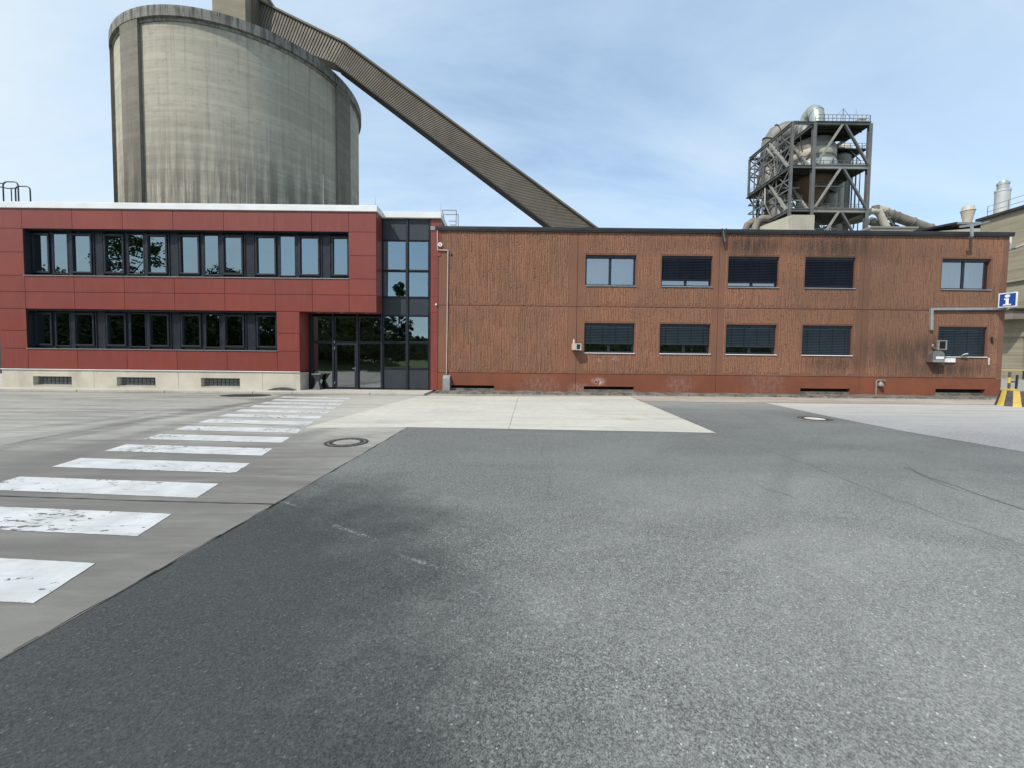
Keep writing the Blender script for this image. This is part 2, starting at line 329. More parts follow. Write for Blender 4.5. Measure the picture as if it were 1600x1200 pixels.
def m_silo(name, a, b, dark):
    t = NT(name)
    uv = t.n.new('ShaderNodeUVMap').outputs[0]    # metres round the shell, metres of height
    c = t.mix(t.ramp(t.noise(t.mapv(uv, (0.12, 0.12, 1)), 1.0, 6, 0.6), 0.3, 0.7), a, b)
    ring = t.noise(t.mapv(uv, (0.02, 1.1, 1)), 1.0, 3, 0.6)
    c = t.mix(t.ramp(ring, 0.42, 0.62, 0, 0.4), c, tuple(x * 1.3 for x in a))
    blt = t.noise(t.mapv(uv, (0.9, 1.6, 1)), 1.0, 7, 0.72)
    c = t.mix(t.ramp(blt, 0.48, 0.68, 0, 0.5), c, tuple(x * 0.62 for x in a))
    ring2 = t.noise(t.mapv(uv, (0.05, 3.2, 1), loc=(4, 1, 0)), 1.0, 4, 0.7)
    c = t.mix(t.ramp(ring2, 0.5, 0.7, 0, 0.3), c, tuple(x * 0.6 for x in a))
    st = t.noise(t.mapv(uv, (1.6, 0.035, 1)), 1.0, 6, 0.68)
    c = t.mix(t.ramp(st, 0.50, 0.72, 0, 0.45), c, dark)
    st2 = t.noise(t.mapv(uv, (3.5, 0.10, 1), loc=(3, 7, 0)), 1.0, 5, 0.65)
    c = t.mix(t.ramp(st2, 0.54, 0.72, 0, 0.45), c, tuple(x * 1.4 for x in b))
    xy = t.xyz(uv)
    low = t.math('MULTIPLY', t.ramp(xy[1], 15, 26, 1, 0), t.ramp(t.noise(t.mapv(uv, (1.1, 0.06, 1), loc=(9, 2, 0)), 1.0, 6, 0.7), 0.40, 0.58))
    c = t.mix(t.math('MULTIPLY', low, 0.8), c, dark)
    top = t.math('MULTIPLY', t.ramp(xy[1], 31.0, 34.0), t.ramp(t.noise(t.mapv(uv, (1.7, 0.12, 1), loc=(1, 5, 0)), 1.0, 5, 0.7), 0.46, 0.57))
    c = t.mix(t.math('MULTIPLY', top, 0.7 if name == 'silo_rim' else 0.5), c, dark)
    spot = t.noise(t.mapv(uv, (0.35, 1.5, 1), loc=(2, 8, 0)), 1.0, 3)
    c = t.mix(t.ramp(spot, 0.73, 0.75, 0, 0.8), c, (0.5, 0.47, 0.42))
    t.bump(t.noise(t.mapv(uv, (0.6, 6, 1)), 1.5, 5), 0.25, 0.05)
    MAT[name] = t.fin(c, 0.9, 0, 0.2)
m_silo('silo_concrete', (0.41, 0.38, 0.305), (0.345, 0.318, 0.255), (0.105, 0.094, 0.076))
m_silo('silo_pilaster', (0.20, 0.185, 0.15), (0.17, 0.155, 0.125), (0.07, 0.062, 0.05))
m_silo('silo_rim', (0.27, 0.26, 0.235), (0.19, 0.18, 0.16), (0.025, 0.023, 0.021))
simple('gallery_sheet', (0.145, 0.126, 0.098), (0.115, 0.098, 0.076), 0.3, 0.8, bump=0.0)
simple('gallery_rib', (0.175, 0.152, 0.12), (0.14, 0.12, 0.094), 0.4, 0.8)
simple('headhouse_concrete', (0.27, 0.235, 0.165), (0.22, 0.19, 0.14), 0.35, 0.9, stretch=(1, 1, 3), bump=0.2, bscale=6)
simple('gallery_under', (0.055, 0.05, 0.044), rough=0.9)

def m_board():
    t = NT('board_concrete'); p = t.pos
    c = t.mix(t.ramp(t.noise(p, 0.25, 6), 0.3, 0.7), (0.30, 0.27, 0.20), (0.25, 0.22, 0.16))
    ln = t.noise(t.mapv(p, (0.05, 0.05, 2.2)), 1.0, 4, 0.7)
    c = t.mix(t.ramp(ln, 0.48, 0.62, 0, 0.55), c, (0.17, 0.15, 0.11))
    ln2 = t.noise(t.mapv(p, (0.12, 0.12, 5.0)), 1.0, 3, 0.6)
    c = t.mix(t.ramp(ln2, 0.55, 0.7, 0, 0.4), c, (0.37, 0.34, 0.26))
    st = t.noise(t.mapv(p, (1.2, 1.2, 0.1)), 1.0, 5, 0.65)
    c = t.mix(t.ramp(st, 0.55, 0.75, 0, 0.4), c, (0.14, 0.12, 0.09))
    t.bump(ln2, 0.4, 0.1); MAT['board_concrete'] = t.fin(c, 0.9, 0, 0.2)
m_board()
simple('pale_sheet', (0.44, 0.41, 0.33), (0.38, 0.35, 0.28), 0.4, 0.6)
simple('tower_steel', (0.17, 0.17, 0.165), (0.115, 0.115, 0.112), 0.4, 0.6, 0.2)
simple('tower_steel_pale', (0.30, 0.29, 0.26), (0.22, 0.215, 0.195), 0.5, 0.6, 0.1)
simple('tower_dark', (0.018, 0.017, 0.016), (0.03, 0.028, 0.025), 0.4, 0.8)
simple('vessel_sheet', (0.23, 0.22, 0.195), (0.16, 0.15, 0.13), 0.3, 0.55, 0.15)
simple('vessel_white', (0.62, 0.66, 0.63), (0.50, 0.52, 0.49), 0.4, 0.4, 0.3)
simple('vessel_rust', (0.16, 0.085, 0.05), (0.11, 0.08, 0.06), 0.6, 0.85)
simple('duct_silver', (0.50, 0.52, 0.48), (0.38, 0.40, 0.36), 0.4, 0.38, 0.6)
simple('duct_beige', (0.48, 0.44, 0.35), (0.38, 0.35, 0.28), 0.5, 0.6)
simple('duct_dusty', (0.23, 0.205, 0.17), (0.13, 0.115, 0.095), 0.6, 0.85)
simple('stack_grey', (0.52, 0.53, 0.52), (0.44, 0.45, 0.44), 0.4, 0.5, 0.2)
simple('bark', (0.07, 0.05, 0.035), (0.05, 0.036, 0.026), 3, 0.9)
def m_leaf(name, a, b):
    t = NT(name); info = t.noise(t.pos, 1.1, 3)
    MAT[name] = t.fin(t.mix(t.ramp(info, 0.35, 0.65), a, b), 0.6, 0, 0.3)
m_leaf('leaf_green', (0.075, 0.105, 0.04), (0.12, 0.15, 0.06))
m_leaf('leaf_dark', (0.055, 0.08, 0.032), (0.09, 0.115, 0.045))

# ------------------------------------------------------------------ mesh helpers
WL = {}    # world place of each object's origin
class MB:
    def __init__(s): s.v, s.f, s.uv = [], [], None
    def add(s, vs, fs):
        k = len(s.v); s.v += [tuple(v) for v in vs]; s.f += [tuple(i + k for i in f) for f in fs]; return s
    def box(s, x0, x1, y0, y1, z0, z1):
        return s.add([(x0, y0, z0), (x1, y0, z0), (x1, y1, z0), (x0, y1, z0), (x0, y0, z1), (x1, y0, z1), (x1, y1, z1), (x0, y1, z1)],
                     [(0, 3, 2, 1), (4, 5, 6, 7), (0, 1, 5, 4), (1, 2, 6, 5), (2, 3, 7, 6), (3, 0, 4, 7)])
    def hexa(s, a, b):   # two quads joined
        return s.add(list(a) + list(b), [(3, 2, 1, 0), (4, 5, 6, 7), (0, 1, 5, 4), (1, 2, 6, 5), (2, 3, 7, 6), (3, 0, 4, 7)])
    def prism(s, poly, z0, z1):
        n = len(poly); v = [(p[0], p[1], z0) for p in poly] + [(p[0], p[1], z1) for p in poly]
        return s.add(v, [tuple(reversed(range(n))), tuple(range(n, 2 * n))] + [(i, (i + 1) % n, n + (i + 1) % n, n + i) for i in range(n)])
    def sheet(s, poly, z):
        return s.add([(p[0], p[1], z) for p in poly], [tuple(range(len(poly)))])
    def bar(s, p, q, w, h=None, up=Vector((0, 0, 1))):
        p, q = Vector(p), Vector(q); h = h or w; d = (q - p).normalized()
        if abs(d.dot(up)) > 0.98: up = Vector((0, 1, 0))
        r = d.cross(up).normalized() * (w / 2); u = r.cross(d).normalized() * (h / 2)
        a = [p - r - u, p + r - u, p + r + u, p - r + u]; b = [x + (q - p) for x in a]
        return s.hexa(a, b)
    def ibeam(s, p, q, w, h, up=Vector((0, 0, 1))):
        p, q = Vector(p), Vector(q); d = (q - p).normalized()
        if abs(d.dot(up)) > 0.98: up = Vector((0, 1, 0))
        r = d.cross(up).normalized(); u = r.cross(d).normalized(); t = h * 0.12; tw = w * 0.14
        prof = [(-w/2, -h/2), (w/2, -h/2), (w/2, -h/2+t), (tw/2, -h/2+t), (tw/2, h/2-t), (w/2, h/2-t), (w/2, h/2), (-w/2, h/2), (-w/2, h/2-t), (-tw/2, h/2-t), (-tw/2, -h/2+t), (-w/2, -h/2+t)]
        n = 12; a = [p + r * x + u * y for x, y in prof]; b = [v + (q - p) for v in a]
        caps = [(0, 1, 2, 3, 10, 11), (3, 4, 9, 10), (4, 5, 6, 7, 8, 9)]
        return s.add(a + b, [tuple(reversed(c)) for c in caps] + [tuple(i + n for i in c) for c in caps] + [(i, (i + 1) % n, n + (i + 1) % n, n + i) for i in range(n)])
    def tube(s, pts, r, n=10, cap=True):
        pts = [Vector(p) for p in pts]; rs = r if isinstance(r, (list, tuple)) else [r] * len(pts)
        rings = []; ref = None
        for i, p in enumerate(pts):
            d = (pts[min(i + 1, len(pts) - 1)] - pts[max(i - 1, 0)]).normalized()
            if ref is None: ref = Vector((0, 0, 1)) if abs(d.z) < 0.9 else Vector((1, 0, 0))
            a = (ref - d * ref.dot(d)).normalized(); b = d.cross(a); ref = a
            rings.append([p + (a * cos(2 * pi * k / n) + b * sin(2 * pi * k / n)) * rs[i] for k in range(n)])
        v = [x for ring in rings for x in ring]; f = []
        for i in range(len(pts) - 1):
            for k in range(n): f.append((i * n + k, i * n + (k + 1) % n, (i + 1) * n + (k + 1) % n, (i + 1) * n + k))
        if cap: f += [tuple(reversed(range(n))), tuple(range((len(pts) - 1) * n, len(pts) * n))]
        return s.add(v, f)
    def lathe(s, c, prof, n=24):
        v = []; f = []
        for r, z in prof:
            for k in range(n): v.append((c[0] + r * cos(2 * pi * k / n), c[1] + r * sin(2 * pi * k / n), c[2] + z))
        for i in range(len(prof) - 1):
            for k in range(n): f.append((i * n + k, i * n + (k + 1) % n, (i + 1) * n + (k + 1) % n, (i + 1) * n + k))
        f += [tuple(reversed(range(n))), tuple(range((len(prof) - 1) * n, len(prof) * n))]
        return s.add(v, f)
    def build(s, name, mat, parent=None, bevel=0.0, smooth=False, origin=None):
        o0 = Vector(origin) if origin is not None else (WL[parent.name] if parent else Vector((0, 0, 0)))
        me = bpy.data.meshes.new(name)
        me.from_pydata([tuple(Vector(v) - o0) for v in s.v], [], s.f); me.update()
        if smooth:
            for p in me.polygons: p.use_smooth = True
        me.materials.append(MAT[mat] if isinstance(mat, str) else mat)
        o = bpy.data.objects.new(name, me); COL.objects.link(o)
        WL[o.name] = o0
        if parent:
            o.parent = parent; o.location = o0 - WL[parent.name]
        else: o.location = o0
        if bevel:
            b = o.modifiers.new('bevel', 'BEVEL'); b.width = bevel; b.segments = 2; b.limit_method = 'ANGLE'
        if smooth:
            try: me.set_sharp_from_angle(angle=RAD(40))
            except Exception: pass
        return o
def tag(o, label=None, cat=None, group=None, kind=None):
    if label: o['label'] = label
    if cat: o['category'] = cat
    if group: o['group'] = group
    if kind: o['kind'] = kind
    return o
def thing(name, label, cat, loc, group=None):
    o = bpy.data.objects.new(name, None); COL.objects.link(o); o.empty_display_size = 0.3
    o.location = loc; WL[o.name] = Vector(loc); return tag(o, label, cat, group)
def dup(o, parent, dloc=(0, 0, 0)):
    c = o.copy(); COL.objects.link(c); c.parent = parent; c.location = Vector(o.location) + Vector(dloc)
    WL[c.name] = WL[o.name] + Vector(dloc); return c
def wall(x0, x1, z0, z1, holes, yf, yb):
    """a plate in the XZ plane with rectangular openings, one welded mesh with reveals"""
    xs = sorted({round(x, 4) for x in [x0, x1] + [h[0] for h in holes] + [h[1] for h in holes]})
    zs = sorted({round(z, 4) for z in [z0, z1] + [h[2] for h in holes] + [h[3] for h in holes]})
    m = MB(); nx, nz = len(xs), len(zs)
    for y in (yf, yb):
        for z in zs:
            for x in xs: m.v.append((x, y, z))
    I = lambda i, j, k: k * nx * nz + j * nx + i
    solid = lambda i, j: 0 <= i < nx - 1 and 0 <= j < nz - 1 and not any(h[0] - 1e-3 <= xs[i] and xs[i + 1] <= h[1] + 1e-3 and h[2] - 1e-3 <= zs[j] and zs[j + 1] <= h[3] + 1e-3 for h in holes)
    for i in range(nx - 1):
        for j in range(nz - 1):
            if not solid(i, j): continue
            m.f.append((I(i, j, 0), I(i + 1, j, 0), I(i + 1, j + 1, 0), I(i, j + 1, 0)))
            m.f.append((I(i, j, 1), I(i, j + 1, 1), I(i + 1, j + 1, 1), I(i + 1, j, 1)))
            if not solid(i - 1, j): m.f.append((I(i, j, 0), I(i, j + 1, 0), I(i, j + 1, 1), I(i, j, 1)))
            if not solid(i + 1, j): m.f.append((I(i + 1, j, 0), I(i + 1, j, 1), I(i + 1, j + 1, 1), I(i + 1, j + 1, 0)))
            if not solid(i, j - 1): m.f.append((I(i, j, 0), I(i, j, 1), I(i + 1, j, 1), I(i + 1, j, 0)))
            if not solid(i, j + 1): m.f.append((I(i, j + 1, 0), I(i + 1, j + 1, 0), I(i + 1, j + 1, 1), I(i, j + 1, 1)))
    used = sorted({i for f in m.f for i in f}); mp_ = {u: k for k, u in enumerate(used)}
    m.v = [m.v[u] for u in used]; m.f = [tuple(mp_[i] for i in f) for f in m.f]
    return m
def frame(x0, x1, z0, z1, w, yf, yb): return wall(x0, x1, z0, z1, [(x0 + w, x1 - w, z0 + w, z1 - w)], yf, yb)
def pane(x0, x1, z0, z1, y, parent, mat, name='pane'):
    e = [random.uniform(-0.0025, 0.0025) for _ in range(4)]     # panes never sit perfectly flat
    m = MB(); m.hexa([(x0, y + e[0], z0), (x1, y + e[1], z0), (x1, y + e[2], z1), (x0, y + e[3] , z1)],
                     [(x0, y + .012 + e[0], z0), (x1, y + .012 + e[1], z0), (x1, y + .012 + e[2], z1), (x0, y + .012 + e[3], z1)])
    m.f = [m.f[0]]; m.f = [(0, 1, 2, 3)]; m.v = m.v[:4]
    return m.build(name, mat, parent)
def ribbon(pts, w, z, jag=0.0):
    """thin irregular strip lying on the ground along points"""
    P = []
    for i in range(len(pts) - 1):
        a, b = Vector(pts[i]), Vector(pts[i + 1]); n = max(1, int((b - a).length / 0.18)) if jag else 1
        for k in range(n): P.append(a.lerp(b, k / n))
    P.append(Vector(pts[-1])); L, R = [], []
    for i, p in enumerate(P):
        d = P[min(i + 1, len(P) - 1)] - P[max(i - 1, 0)]; nrm = Vector((-d.y, d.x, 0)).normalized()
        off = random.uniform(-jag, jag) if 0 < i < len(P) - 1 else 0
        ww = w * (random.uniform(0.35, 1.3) if jag else 1.0)
        L.append(p + nrm * (off + ww / 2)); R.append(p + nrm * (off - ww / 2))
    m = MB(); n = len(P)
    m.add([(p.x, p.y, z) for p in L] + [(p.x, p.y, z) for p in R], [(i, i + 1, n + i + 1, n + i) for i in range(n - 1)])
    m.f = [tuple(reversed(f)) for f in m.f]
    return m

# ================================================================== GROUND
YF, YB = 18.0, 18.8           # red facade, brown facade
m = MB(); m.sheet([(-400, -400), (400, -400), (400, 600), (-400, 600)], -0.03)
tag(m.build('ground', 'grass'), kind='structure')
m = MB(); m.sheet([(-90, -9.5), (90, -9.5), (90, 140), (-90, 140)], 0.0)
road = tag(m.build('road', 'road_concrete'), kind='structure')
EL = [G(0, 1032), G(220, 908), G(440, 783), G(540, 725), G(637, 668)]
dl = (EL[0] - EL[1]).normalized()
back = EL[0] + dl * 12
slab_poly = [G(476, 669), G(637, 668), G(1120, 677), G(984, 619.5), G(652, 619.5)]
apr_y = G(1202, 629.5).y
asp = [back] + EL + [G(1120, 677), Vector((G(1005, 629).x, apr_y, 0)), Vector((60, apr_y, 0)), Vector((60, -9.4, 0)), Vector((back.x, -9.4, 0))]
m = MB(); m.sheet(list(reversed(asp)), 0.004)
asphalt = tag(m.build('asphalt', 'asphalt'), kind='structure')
wl_pts = [G(1195, 629.6), G(1300, 652), G(1412, 674), G(1596, 706), G(2200, 800)]
m = MB(); m.sheet(list(wl_pts) + [Vector((60, 5, 0)), Vector((60, apr_y - .01, 0))], 0.008)
worn = tag(m.build('worn_asphalt', 'worn_asphalt'), kind='structure')
# concrete slabs of the forecourt
pav = tag(bpy.data.objects.new('pavement', None), kind='structure'); COL.objects.link(pav); WL[pav.name] = Vector((0, 0, 0))
jt, jb = G(810, 619.5), G(795, 671)
for poly in ([slab_poly[0], slab_poly[1], jb, jt, slab_poly[4]], [jb, slab_poly[2], slab_poly[3], jt]):
    c = sum((Vector(p) for p in poly), Vector()) / len(poly)
    q = [Vector(p) + (c - Vector(p)).normalized() * 0.012 for p in poly]
    mm = MB(); mm.prism(q, 0.001, 0.0085); mm.build('slab', 'slab_concrete', pav)
# apron strip before the brown building
apron = tag(bpy.data.objects.new('apron', None), kind='structure'); COL.objects.link(apron); WL[apron.name] = Vector((0, 0, 0))
ax = [G(984, 620).x + 0.05]
while ax[-1] < 40: ax.append(ax[-1] + 4.6)
for a, b in zip(ax[:-1], ax[1:]):
    mm = MB(); mm.box(a + .008, b - .008, apr_y + .03, 18.12, 0.0, 0.0065); mm.build('apron_slab', 'apron_concrete', apron)
# joints, cracks and edges
def lay(name, pts, w, z, mat, parent, jag=0.0):
    return ribbon(pts, w, z, jag).build(name, mat, parent)
lay('edge_joint', [back] + EL, 0.016, 0.0105, 'crack', asphalt, 0.009)
lay('edge_joint', [G(637, 668), G(1120, 677)], 0.012, 0.0112, 'crack', asphalt)
lay('edge_joint', [G(1120, 677), G(985, 620)], 0.014, 0.0112, 'crack', asphalt, 0.004)
for a, b in (((215, 911), (245, 893)), ((318, 851), (345, 837)), (((20, 1020)), (60, 997)), ((420, 794), (445, 780))):
    lay('moss_tuft', [G(*a), G(*b)], 0.011, 0.0125, 'moss', asphalt, 0.016)
lay('slab_joint', [G(-60, 773), G(200, 782), G(428, 788)], 0.025, 0.003, 'crack', road, 0.004)
lay('slab_joint', [G(0, 697), G(90, 680), G(215, 659), G(330, 660), G(476, 667.5), G(637, 667.5)], 0.02, 0.003, 'crack', road, 0.003)
lay('slab_joint', [G(476, 669), G(652, 620)], 0.02, 0.003, 'crack', road)
lay('slab_joint', [G(1000, 627.7), G(1600, 633)], 0.035, 0.0105, 'crack', worn)
for pts in ([(1120, 680), (1180, 698), (1250, 722), (1310, 745), (1365, 768), (1420, 788), (1480, 812), (1540, 832), (1610, 856)],
            [(1415, 722), (1432, 740), (1470, 756), (1530, 777), (1600, 796)],
            [(850, 690), (846, 712), (862, 735), (855, 760), (868, 785)], [(975, 680), (985, 692), (978, 700)],
            [(1165, 748), (1200, 765), (1245, 780)]):
    lay('crack', [G(*p) for p in pts], 0.007, 0.0085, 'crack_fill', asphalt, 0.03)
lay('repair_seam', [G(1412, 730), G(1440, 742), G(1600, 797)], 0.02, 0.0082, 'crack_fill', asphalt, 0.02)

# scuffs: short pale dashes of worn line
def m_scuff():
    t = NT('scuff'); p = t.pos; n = t.noise(p, 45, 4, 0.7)
    bs = t.n.new('ShaderNodeBsdfTransparent'); ms = t.n.new('ShaderNodeMixShader')
    t.fin(t.mix(t.ramp(n, .3, .7), (0.26, 0.27, 0.27), (0.36, 0.37, 0.36)), 0.9)
    t.l.new(t.ramp(n, 0.40, 0.70, 0.0, 0.5), ms.inputs[0]); t.l.new(bs.outputs[0], ms.inputs[1]); t.l.new(t.p.outputs[0], ms.inputs[2]); t.l.new(ms.outputs[0], t.out.inputs[0])
    MAT['scuff'] = t.m
m_scuff()
for a, b in (((520, 822), (580, 842)), ((622, 868), (685, 890)), ((440, 785), (470, 794)), ((725, 922), (765, 938))):
  for q in range(3):
    lay('scuff', [G(*a).lerp(G(*b), q * .22), G(*a).lerp(G(*b), .45 + q * .27)], 0.05, 0.0092 + q * .0004, 'scuff', asphalt, 0.05)

# zebra crossing
zeb = thing('crosswalk', 'white zebra crossing running diagonally over the concrete road to the glass entrance', 'crosswalk', tuple(G(350, 700)))
R0, R8 = G(149.6, 880.5), G(505, 650); stp = (R8 - R0) / 8
wid = ((R0 + stp * 2) - G(36, 748) + G(505, 650) - G(350, 646)) / 2
for k in range(-1, 14):
    a = R0 + stp * k; n = -stp * 0.52
    ring = []
    for u0, u1 in ((a - wid, a - wid + n), (a - wid + n, a + n), (a + n, a), (a, a - wid)):
        m_ = max(3, int((u1 - u0).length / .05)); nr = Vector((-(u1 - u0).y, (u1 - u0).x, 0)).normalized()
        ring += [u0.lerp(u1, q / m_) + nr * random.uniform(-.003, .003) for q in range(m_)]
    mm = MB(); mm.sheet(ring, 0.0045); mm.build('stripe', 'road_paint', zeb)

def manhole(label, c, r, mat_in, grp):
    t = thing('manhole_cover', label, 'manhole cover', tuple(c), grp)
    mm = MB(); mm.lathe((c.x, c.y, 0.0105), [(r, -0.004), (r, 0), (r * 0.86, 0), (r * 0.86, -0.003)], 40); mm.f = mm.f[:-2]; mm.build('frame', 'iron', t)
    mm = MB(); mm.lathe((c.x, c.y, 0.0095), [(r * 0.84, -0.003), (r * 0.84, 0), (0.62 * r, 0), (0.62 * r, -0.002)], 40); mm.f = mm.f[:-2]; mm.build('rim', 'cast_grey', t)
    mm = MB(); mm.lathe((c.x, c.y, 0.0095), [(r * 0.80, -0.003), (r * 0.80, 0.0012), (r * 0.60, 0.0012), (r * 0.60, -0.002)], 40); mm.f = mm.f[:-2]; mm.build('ring', 'iron', t)
    mm = MB(); mm.lathe((c.x, c.y, 0.0085), [(r * 0.60, -0.003), (r * 0.60, 0.001), (0.001, 0.001)], 40); mm.build('lid', mat_in, t)
    for k in range(16):
        a = 2 * pi * k / 16; mm = MB(); p = Vector((c.x + cos(a) * r * .7, c.y + sin(a) * r * .7, .0118)); q = Vector((c.x + cos(a) * r * .77, c.y + sin(a) * r * .77, .0118))
        mm.bar(p, q, r * .08, .004); mm.build('vent_slot', 'hole', t)
simple('lid_grey', (0.30, 0.285, 0.255), (0.22, 0.21, 0.19), 5, 0.85)
simple('lid_pale', (0.60, 0.55, 0.47), (0.5, 0.46, 0.4), 5, 0.85)
manhole('round manhole with grey concrete lid and iron rings beside the zebra crossing', G(541.5, 691.5), 0.40, 'lid_grey', 'manhole covers')
manhole('round manhole with pale lid set in dark asphalt before the brown building', G(1273, 654.5), 0.42, 'lid_pale', 'manhole covers')
# dark oval patch by the kerb
c = G(383, 618); t = thing('dark_patch', 'dark oval patch in the road beside the kerb', 'drain', tuple(c))
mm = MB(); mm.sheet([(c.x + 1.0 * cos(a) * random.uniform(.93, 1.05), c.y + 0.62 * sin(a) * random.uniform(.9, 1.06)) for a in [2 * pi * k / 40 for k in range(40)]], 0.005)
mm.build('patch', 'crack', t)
for i in range(6):
    mm = MB(); mm.box(c.x + .1 + i * .12, c.x + .17 + i * .12, c.y - .02, c.y + .42, 0.005, 0.014); mm.build('thin_bar', 'iron', t)  # thin raised bars over part of the patch

# ================================================================== RED OFFICE BUILDING
xl = F(2, 570, YF).x; x_sp = F(588, 400, YF).x; x_gl = F(672, 540, YB).x; x_cap = F(690, 345, YB).x
zr = [F(500, y, YF).z for y in (320.6, 330.4, 361.8, 398.8, 435.2, 460.6, 487.2)]    # cap top, cap bottom, window head, mid joint, sill, joint, soffit
z_top, z_cap, z_h1, z_m, z_s1, z_j, z_sf = zr
z_l1, z_s2, z_tr = F(440, 520.5, YF).z, F(440, 548.6, YF).z, F(440, 580, YF).z
x_lo = F(468.3, 540, YF).x
red = thing('red_office_building', 'two storey office building clad in dark red panels with white roof edge and window bands', 'building', (-14.0, YF + 6, 0.1))
# cladding joints
j1 = [xl - 6] + [F(x, 345, YF).x for x in (33.5, 112.3, 191, 269.8, 349, 428.1, 486.7, 544.6)] + [x_sp]
wx0, wx1 = F(37, 400, YF).x, F(545, 400, YF).x             # upper window band
wx2 = F(432.5, 520, YF).x                                  # right end of the lower band
JG, TH = 0.018, 0.03
def panel(x0, x1, z0, z1, y=YF, th=TH, mat='red_cladding', par=red):
    mm = MB(); mm.box(x0 + JG / 2, x1 - JG / 2, y, y + th, z0 + JG / 2, z1 - JG / 2); return mm.build('cladding_panel', mat, par)
for a, b in zip(j1[:-1], j1[1:]):
    if b > xl: panel(max(a, xl), b, z_h1, z_cap)
j4 = [xl - 6, wx0] + j1[2:-2] + [wx1, x_sp]
for a, b in zip(j4[:-1], j4[1:]):
    panel(max(a, xl), b, z_j, z_s1); panel(max(a, xl), b, z_sf, z_j)
panel(xl, wx0, z_m, z_h1); panel(xl, wx0, z_s1, z_m); panel(wx1, x_sp, z_m, z_h1); panel(wx1, x_sp, z_s1, z_m)
panel(xl, wx0, z_l1, z_sf); panel(xl, wx0, z_s2, z_l1); panel(wx2, x_lo, z_l1, z_sf); panel(wx2, x_lo, z_s2, z_l1)
j7 = [xl, wx0 + 0.02] + [x + 0.04 for x in j1[2:6]] + [wx2, x_lo]
for a, b in zip(j7[:-1], j7[1:]): panel(a, b, z_tr, z_s2)
# returns (sides) of the front block and of the recess
for z0, z1 in ((z_h1, z_cap), (z_m, z_h1), (z_s1, z_m), (z_j, z_s1), (z_sf, z_j)):
    mm = MB(); mm.box(x_sp - TH, x_sp, YF + TH + .004, YB, z0 + .004, z1 - .004); mm.build('side_panel', 'red_cladding', red)
for z0, z1 in ((z_l1, z_sf), (z_s2, z_l1), (z_tr, z_s2)):
    mm = MB(); mm.box(x_lo - TH, x_lo, YF + TH + .004, YB + .1, z0 + .004, z1 - .004); mm.build('side_panel', 'red_cladding', red)
mm = MB(); mm.box(x_lo, x_sp - TH - .004, YF + TH + .004, YB + .12, z_sf + .004, z_sf + 0.03); mm.build('soffit', 'red_cladding', red)
for px in (498, 534, 573):
    w = F(px, 489, YF + .35); mm = MB(); mm.lathe((w.x, w.y, z_sf), [(.06, 0.0), (.06, .004)], 14); mm.build('downlight', 'white_plastic', red)
# left end wall
for z0, z1 in ((z_h1, z_cap), (z_s1, z_h1), (z_sf, z_s1), (z_s2, z_sf), (z_tr, z_s2)):
    mm = MB(); mm.box(xl - .001, xl + TH, YF + TH + .004, YF + 13, z0 + .004, z1 - .004); mm.build('side_panel', 'red_cladding', red)
# dark membrane behind the joints, with openings
mb_ = wall(xl + .05, x_sp - .05, z_sf + .03, z_cap + .05, [(wx0, wx1, z_s1, z_h1)], YF + TH + .012, YF + .09); mb_.build('back_wall', 'grey_joint', red)
mb_ = wall(xl + .05, x_lo - .05, z_tr - .02, z_sf + .025, [(wx0, wx2, z_s2, z_sf - .04)], YF + TH + .012, YF + .09); mb_.build('back_wall', 'grey_joint', red)
